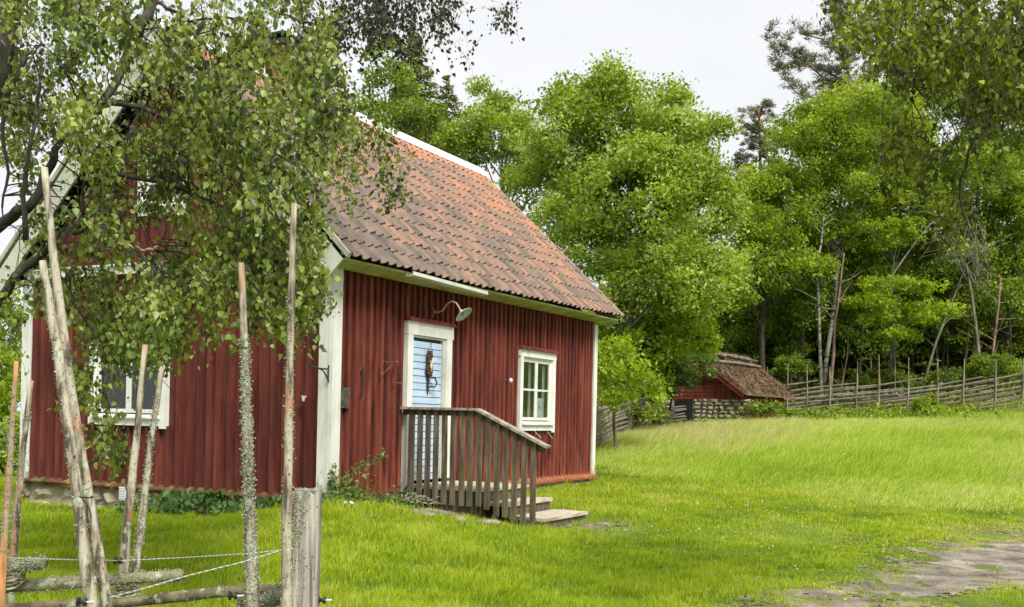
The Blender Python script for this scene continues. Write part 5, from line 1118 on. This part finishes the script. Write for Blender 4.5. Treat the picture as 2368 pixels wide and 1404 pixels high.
# ================================================================ plants and stones by the house
def leafy(name, label, cat, base, pts, leaf, m, tint0=0, up=.5, droop=.2, stemm='bark', stems=None, aspect=.5):
    T = empty(name, base); tag(T, label, cat); t = np.clip(RNG.random(len(pts))*.7+.15+tint0, 0, 1)
    leaves_mesh('leaves', pts-np.array(base), leaf, m, T, t, up=up, droop=droop, aspect=aspect)
    if stems:
        b = MB(); B0 = Vector(base)
        for s in stems: b.tube([Vector(p_)-B0 for p_ in s], [.006, .0045, .003, .002][:len(s)] if len(s) <= 4 else .004, 5)
        b.build('stem', M[stemm], T)['kind'] = 'stuff'
    return T
def weed(label, px, py, off, n, rx, rz, leaf, m, tint0=0, name='weed_clump'):
    v0, _ = GW(px, py, off); c = HP(-off, v0, 0); base = (c.x, c.y, gh(c.x, c.y)); d = RNG.normal(size=(n, 3))*np.array([rx, .12, 0]); h = RNG.random(n)**.8*rz
    pts = np.array(base)+d; pts[:, 2] = GH(pts[:, 0], pts[:, 1])+.02+h; ss = []
    for i in range(12): q = Vector(pts[i]); ss.append([(q.x, q.y, base[2]-.02), tuple(q)])
    return leafy(name, label, 'weeds', base, pts, leaf, m, tint0, stems=ss)
weed('broad leaved green weeds growing against stone base below gable', 450, 1165, .28, 300, .22, .30, .10, M['L_weed'])
weed('second tuft of broad weeds at the stone base left of the taller one', 395, 1160, .25, 150, .10, .2, .08, M['L_weed'], .1)
weed('narrow weed tuft at the stone base just left of lichen covered stake', 530, 1172, .25, 160, .11, .2, .08, M['L_weed'], .15)
weed('small weeds by the foundation between lichen stake and post', 625, 1180, .25, 240, .16, .16, .09, M['L_weed'])
weed('low weeds under the gable window behind the thin stakes', 330, 1150, .3, 200, .22, .14, .08, M['L_weed'])
weed('dark weeds beside post at foot of the white corner', 760, 1195, .1, 260, .14, .15, .07, M['L_weed'], -.1)
# climbing shoot at the near corner
base = HP(.12, -.12, 0); base = (base.x, base.y, gh(base.x, base.y)); pth = [LW(775, 1160, .15), LW(790, 1120, .16), LW(805, 1090, .18), LW(838, 1072, .2), LW(868, 1062, .22), LW(893, 1046, .24)]
pw = [HP(a, -o_, z) for (a, z), o_ in zip(pth, (.15, .16, .18, .2, .22, .24))]; pts = []
for i in range(len(pw)-1):
    for k in range(26): f = random.random(); pts.append(tuple(pw[i].lerp(pw[i+1], f)+Vector((random.gauss(0, .022), random.gauss(0, .02), random.gauss(-.02, .03)))))
cc = HP(.25, -.15, 0)
for k in range(520): pts.append((cc.x+random.gauss(0, .13), cc.y+random.gauss(0, .1), gh(cc.x, cc.y)+abs(random.gauss(0, .17))))
c3 = LW(770, 1110, .05); c3 = HP(c3[0], -.06, c3[1])
for k in range(110): pts.append((c3.x+random.gauss(0, .035), c3.y+random.gauss(0, .03), c3.z+random.gauss(-.03, .09)))
leafy('climbing_shrub', 'yellow green shrub with one long shoot at the white house corner', 'shrub', base, np.array(pts), .058, M['L_rose'], 0, stems=[[base]+[tuple(p_) for p_ in pw]])
for (ux, off, n_) in ((.75, .14, 220), (1.15, .2, 260), (1.5, .25, 200)):
    c = HP(ux, -off, 0); z = gh(c.x, c.y); pts = np.stack([c.x+RNG.normal(size=n_)*.12, c.y+RNG.normal(size=n_)*.08, z+np.abs(RNG.normal(size=n_))*.09], 1)
    leafy('weed_clump', {.75: 'thin green weeds under the scythe blade at the red boards', 1.15: 'weeds and twigs left of the wooden porch', 1.5: 'weeds growing through the railing foot by the door'}[ux], 'weeds', (c.x, c.y, z), pts, .05, M['L_weed'], .05)
c = HP(1.3, -.35, 0); T = empty('dry_twigs', (c.x, c.y, gh(c.x, c.y))); tag(T, 'small heap of dry grey twigs at left foot of the porch railing', 'twigs'); b = MB(); r_ = random.Random(4)
for i in range(26): a = r_.uniform(0, 3.1); L = r_.uniform(.12, .4); o_ = Vector((r_.uniform(-.25, .25), r_.uniform(-.15, .15), r_.uniform(.02, .09))); e = Vector((math.cos(a)*L, math.sin(a)*L*.5, r_.uniform(0, .1))); b.tube([o_, o_+e*.5+Vector((0, 0, .03)), o_+e], [.008, .006, .003], 5)
b.build('twigs', M['pole'], T)
for (px, py, Y, s, lab) in ((985, 1193, 12.0, (.11, .07, .035), 'flat grey stone half sunk in lawn left of the pale one'), (1060, 1197, 11.9, (.10, .08, .06), 'rounded pale stone in the lawn before the porch railing'), (1128, 1190, 12.1, (.15, .09, .04), 'curved flat stone beside the foot of the railing')):
    c = P(px, py, Y); z = gh(c.x, c.y); T = MB(); T.blob((0, 0, 0), s, sub=2, jit=.09, rnd=random.Random(int(px))); o = T.build('stone', M['rock'], None, True); o.location = (c.x, c.y, z+.03); tag(o, lab, 'stone')
def flower_head(b, c, r_):
    for k in range(7):
        a = k*.9; d = Vector((math.cos(a), math.sin(a), .25)); e = c+d*.012; s = Vector((-d.y, d.x, 0))*.006; b.add([c, e+s, c+d*.026, e-s], [(0, 1, 2, 3)])
T = empty('white_flowers', P(805, 1192, 11.6)); T.location.z = gh(T.location.x, T.location.y); tag(T, 'two small white flower heads in the grass near the house corner', 'flowers'); b = MB()
for dx in (-.035, .035): b.blob((dx, 0, .1), (.025, .025, .02), sub=1, jit=.3)
b.build('blossom', M['petal'], T); b = MB(); b.tube([(-.035, 0, -.02), (-.035, 0, .1)], .003, 5); b.tube([(.035, 0, -.02), (.035, 0, .1)], .003, 5); b.build('stem', M['L_weed'], T)
# tall grass stalk in the foreground
sb = P(515, 1404, 4.9); T = empty('grass_stalk', (sb.x, sb.y, gh(sb.x, sb.y))); tag(T, 'single tall pale grass stalk with seed head in front of the rails', 'grass stalk'); TB = T.location; b = MB()
for pth in ([(520, 1500), (516, 1380), (507, 1330), (504, 1310), (512, 1300)], [(525, 1500), (520, 1370), (516, 1330), (522, 1312)]):
    b.tube([Vector((0, 0, -.02))]+[P(x, y, 4.9)-TB for x, y in pth], .0016, 4)
    for k in range(14): x, y = pth[-1]; q = P(x+random.uniform(-6, 3), y+k*3.2, 4.9)-TB; b.add([q, q+Vector((.003, 0, .006)), q+Vector((.001, 0, .016)), q+Vector((-.002, 0, .007))], [(0, 1, 2, 3)])
b.build('stalk', M['meadow'], T)

# ================================================================ grass
def in_house(x, y):
    dx, dy = x-NX, y-NY; u = dx*ca+dy*sa; v = -dx*sa+dy*ca; return (u > .0) & (u < HL-.0) & (v > .0) & (v < HW), u, v
def blades(name, x, y, h, w_, lean, t, m, curl=.5, tip=.0):
    n = len(x); z = GH(x, y); a = RNG.random(n)*2*np.pi; sx, sy = np.cos(a), np.sin(a); la = RNG.random(n)*2*np.pi; lm = h*(.15+.5*RNG.random(n)*curl)
    lx = np.cos(la)*lm+lean[0]*h; ly = np.sin(la)*lm+lean[1]*h; B = np.stack([x, y, z-.01], 1); S = np.stack([sx*w_/2, sy*w_/2, np.zeros(n)], 1)
    mid = B+np.stack([lx*.3, ly*.3, h*.58], 1); tp_ = B+np.stack([lx, ly, h*(1-.25*np.hypot(lx, ly)/h)], 1)
    V = np.stack([B-S, B+S, mid+S*.8, mid-S*.8, tp_], 1).reshape(-1, 3); b_ = np.arange(n)[:, None]*5
    o = np_mesh(name, V, [b_+np.array([[0, 1, 2, 3]]), b_+np.array([[3, 2, 4]])], [t, np.clip(t+tip, 0, 1)], m); return o
def scatter(n, y0, y1, pw, margin=1.0):
    y = (y0**pw+(y1**pw-y0**pw)*RNG.random(n))**(1/pw); kl, kr = -1200/F, 1200/F; x = (kl*y-margin)+((kr-kl)*y+2*margin)*RNG.random(n); return x, y
def meadow_edge(x): return np.interp(x, [-20, 1.2, 3, 7, 12, 40], [24, 21, 19, 15.8, 15.5, 15])
# lawn
n = 430000; x, y = scatter(n, 6.2, 23, .35); ih, u, v = in_house(x, y); td = track_d(x, y)
ml = y-meadow_edge(x)+(vnoise(x, y, .6, 6)-.5)*2
step = (u > UR-.05) & (u < UR+1.5) & (v > -2.02) & (v < 0)
bare = ((u > .6) & (u < 3.4) & (v > -2.9) & (v < -1.3) & (vnoise(x, y, 1.6, 12) > .52)) | ((u > .3) & (u < 1.5) & (v > -.9) & (v < -.25) & (vnoise(x, y, 2.5, 15) > .5))
pr = np.ones(n); pr[bare] = .35; pr = np.clip(.85-1.7*td, .03, 1)*np.where(td > .3, .5, 1)*np.where((td > -.2) & (vnoise(x, y, 5, 66) < .45), .5, 1)*pr
pr *= np.where((vnoise(x, y, 2.3, 14) > .72) & (x > 1.5) & (y < 13), .45, 1)
sd_m = soil_d(x, y); pr = pr*np.where(sd_m > 0, .22, 1)
keep = (~ih) & (~step) & (ml < 1.0) & (RNG.random(n) < pr); x, y, td, u, v = x[keep], y[keep], td[keep], u[keep], v[keep]
big = vnoise(x, y, .45, 20); med = vnoise(x, y, 2.2, 21); fine = vnoise(x, y, 7, 22)
h = .035+.05*med+.035*big*RNG.random(len(x)); near = (y < 12) & (x < 2.2); h = np.where(near, h*(1.1+.5*med), h); h = np.where(td > -.5, h*.6, h)
clump = fine > .75; h = np.where(clump, h*1.5, h); hugging = ((v < .0) & (v > -.18) & (u > -.1) & (u < HL+.1)) ; h = np.where(hugging, h*1.6, h)
t = .08+.42*big+.34*med+RNG.normal(size=len(x))*.12; dry = np.clip((vnoise(x, y, .8, 23)-.55)*4, 0, 1)*np.clip((x-1.5)/1.5, 0, 1); t = t+dry*.3*RNG.random(len(x))+np.clip((x-1)*.035, .03, .16); h = h*(1-.4*dry); t = np.where(td > -.6, t+.12, t); t = np.where(RNG.random(len(x)) < .025, 1.0, t); t = np.clip(t, 0, .97)
wd = .0032+.00042*y*(.7+.6*RNG.random(len(x)))
o = blades('lawn_grass', x, y, h, wd, (.12, 0), t, M['grass'], curl=1.0, tip=.1); tag(o, 'short bright green lawn grass around the cottage', 'grass', kind='stuff')
# meadow
n = 430000; x, y = scatter(n, 15, 39, .5, 1.5); ih, u, v = in_house(x, y); ml = y-meadow_edge(x)+(vnoise(x, y, .6, 6)-.5)*2
cu = (x-5.7)*c2+(y-32)*s2; cv = -(x-5.7)*s2+(y-32)*c2; incell = (cu > 0) & (cu < ln) & (np.abs(cv) < 1.5)
keep = (~ih) & (ml > RNG.random(n)*1.2) & (~incell) & ((x > -1) | (y > 21)); x, y, ml = x[keep], y[keep], ml[keep]
big = vnoise(x, y, .22, 30); med = vnoise(x, y, 1.1, 31); h = np.clip(.07+ml*.045, .07, .30)*np.clip((36-y)/5, .45, 1)*(.65+.6*RNG.random(len(x)))*(.8+.4*med)
band = vnoise(x*.35, y*1.1+x*.15, .5, 33); t = .04+.34*big+.22*med+.4*band+RNG.normal(size=len(x))*.13-.45*np.clip((y-29.5)/3.5, 0, 1); t = np.clip(t, 0, .9)
o = blades('meadow_grass', x, y, h, .005+.0003*y*(.6+.7*RNG.random(len(x))), (.5, .05), t, M['meadow'], curl=.8, tip=.16); tag(o, 'tall windblown pale green meadow grass up to the fence', 'grass', kind='stuff')
# seed heads of the meadow
n = 60000; x, y = scatter(n, 17, 33, .6, 1.5); ml = y-meadow_edge(x); ih, u, v = in_house(x, y); pk = vnoise(x, y, .3, 40)
keep = (~ih) & (ml > 1.5) & (RNG.random(n) < np.clip((pk-.4)*2.4, 0, .7)*np.clip((x-3)/3, 0, 1)); x, y = x[keep], y[keep]
o = blades('seed_heads', x, y, .26+.14*RNG.random(len(x)), np.full(len(x), .012), (.42, .05), np.full(len(x), .97), M['meadow'], curl=.6, tip=.1); tag(o, 'reddish beige seed heads nodding above the meadow grass', 'grass', kind='stuff')
# dark herbs along the fence and the cellar
n = 60000; x, y = scatter(n, 27, 35.2, 1, 1.0); cu = (x-5.7)*c2+(y-32)*s2; cv = -(x-5.7)*s2+(y-32)*c2; pk = vnoise(x, y, .9, 44)
keep = (x > 1.5) & (RNG.random(n) < np.clip((y-28.5)/5, 0, 1)*np.clip((pk-.25)*3, 0, 1)) & ~((cu > -1.2) & (np.abs(cv) < 1.6)) & ~((cu > 0) & (cu < ln) & (np.abs(cv) < 1.6)); x, y = x[keep], y[keep]
C = np.stack([x, y, GH(x, y)+.05+RNG.random(len(x))**.7*(.2+.35*vnoise(x, y, 1.7, 45))], 1)
o = leaves_mesh('tall_herbs', C, .12, M['L_decid'], None, np.clip(RNG.random(len(C))*.9, 0, 1), up=.4, aspect=.4); tag(o, 'darker green tall herbs growing along foot of the far fence', 'ground cover', kind='stuff')
# clover flowers
n = 3600; x, y = scatter(n, 9, 22, .6); ih, u, v = in_house(x, y); cl = vnoise(x, y, .5, 50)*.6+vnoise(x, y, 1.6, 51)*.4
spot = np.exp(-(((x-3.7)/1.3)**2+((y-14.6)/.8)**2)); keep = (~ih) & (x > 1.2) & (track_d(x, y) < -.4) & (RNG.random(n) < .05+np.clip((cl-.56)*1.5, 0, .4)+.8*spot) & (y < meadow_edge(x)+1); x, y = x[keep], y[keep]
C = np.stack([x, y, GH(x, y)+.07+.03*RNG.random(len(x))], 1); C = np.repeat(C, 3, 0); C += RNG.normal(size=C.shape)*.004
o = leaves_mesh('clover_flowers', C, .014, M['petal'], None, np.zeros(len(C)), up=.8, aspect=.8); tag(o, 'tiny white clover flowers sprinkled over the lawn', 'flowers', kind='stuff')
# broad leaf herbs along the track edge and in the lawn
n = 60000; x, y = scatter(n, 6.5, 17, .5); td = track_d(x, y); ih, u, v = in_house(x, y); cl = vnoise(x, y, 1.3, 60)
keep = (~ih) & (RNG.random(n) < np.where((td > -1.3) & (td < .05), .55*np.clip((cl-.3)*3, 0, 1), .05*(x > 1))) & ~((u > UR) & (u < UR+1.4) & (v > -2) & (v < 0)); x, y = x[keep], y[keep]
C = np.stack([x, y, GH(x, y)+.012+.035*RNG.random(len(x))], 1)
o = leaves_mesh('ground_herbs', C, .035, M['grass'], None, np.clip(.5+RNG.normal(size=len(C))*.2, 0, .95), up=1.3, aspect=.55); tag(o, 'low plantain and clover leaves along the edge of dirt track', 'ground cover', kind='stuff')
# pebbles on the track
n = 9000; x, y = scatter(n, 6.5, 16, .5); keep = track_d(x, y) > .03; x, y = x[keep], y[keep]; s = .004+.012*RNG.random(len(x))**3; z = GH(x, y)+.008
oc = np.array([(1,0,0),(0,1,0),(-1,0,0),(0,-1,0),(0,0,.7)]); V = (np.stack([x, y, z], 1)[:, None, :]+oc[None]*s[:, None, None]*(.7+.6*RNG.random((len(x), 5, 1)))).reshape(-1, 3); b_ = np.arange(len(x))[:, None]*5
f = np.concatenate([b_+np.array([[0, 1, 4]]), b_+np.array([[1, 2, 4]]), b_+np.array([[2, 3, 4]]), b_+np.array([[3, 0, 4]])]); o = np_mesh('pebbles', V, [f], [np.zeros(len(f))], M['rock']); tag(o, 'small pebbles scattered over the dirt track', 'pebbles', kind='stuff')
# undergrowth of the wood
n = 60000; x, y = scatter(n, 36, 58, 1, 2); keep = x > 1; x, y = x[keep], y[keep]; C = np.stack([x, y, GH(x, y)+.05+.5*RNG.random(len(x))**2], 1)
o = leaves_mesh('undergrowth', C, .22, M['L_dark'], None, RNG.random(len(C))*.8, up=.6); tag(o, 'dark leafy undergrowth covering the floor of the wood', 'undergrowth', kind='stuff')
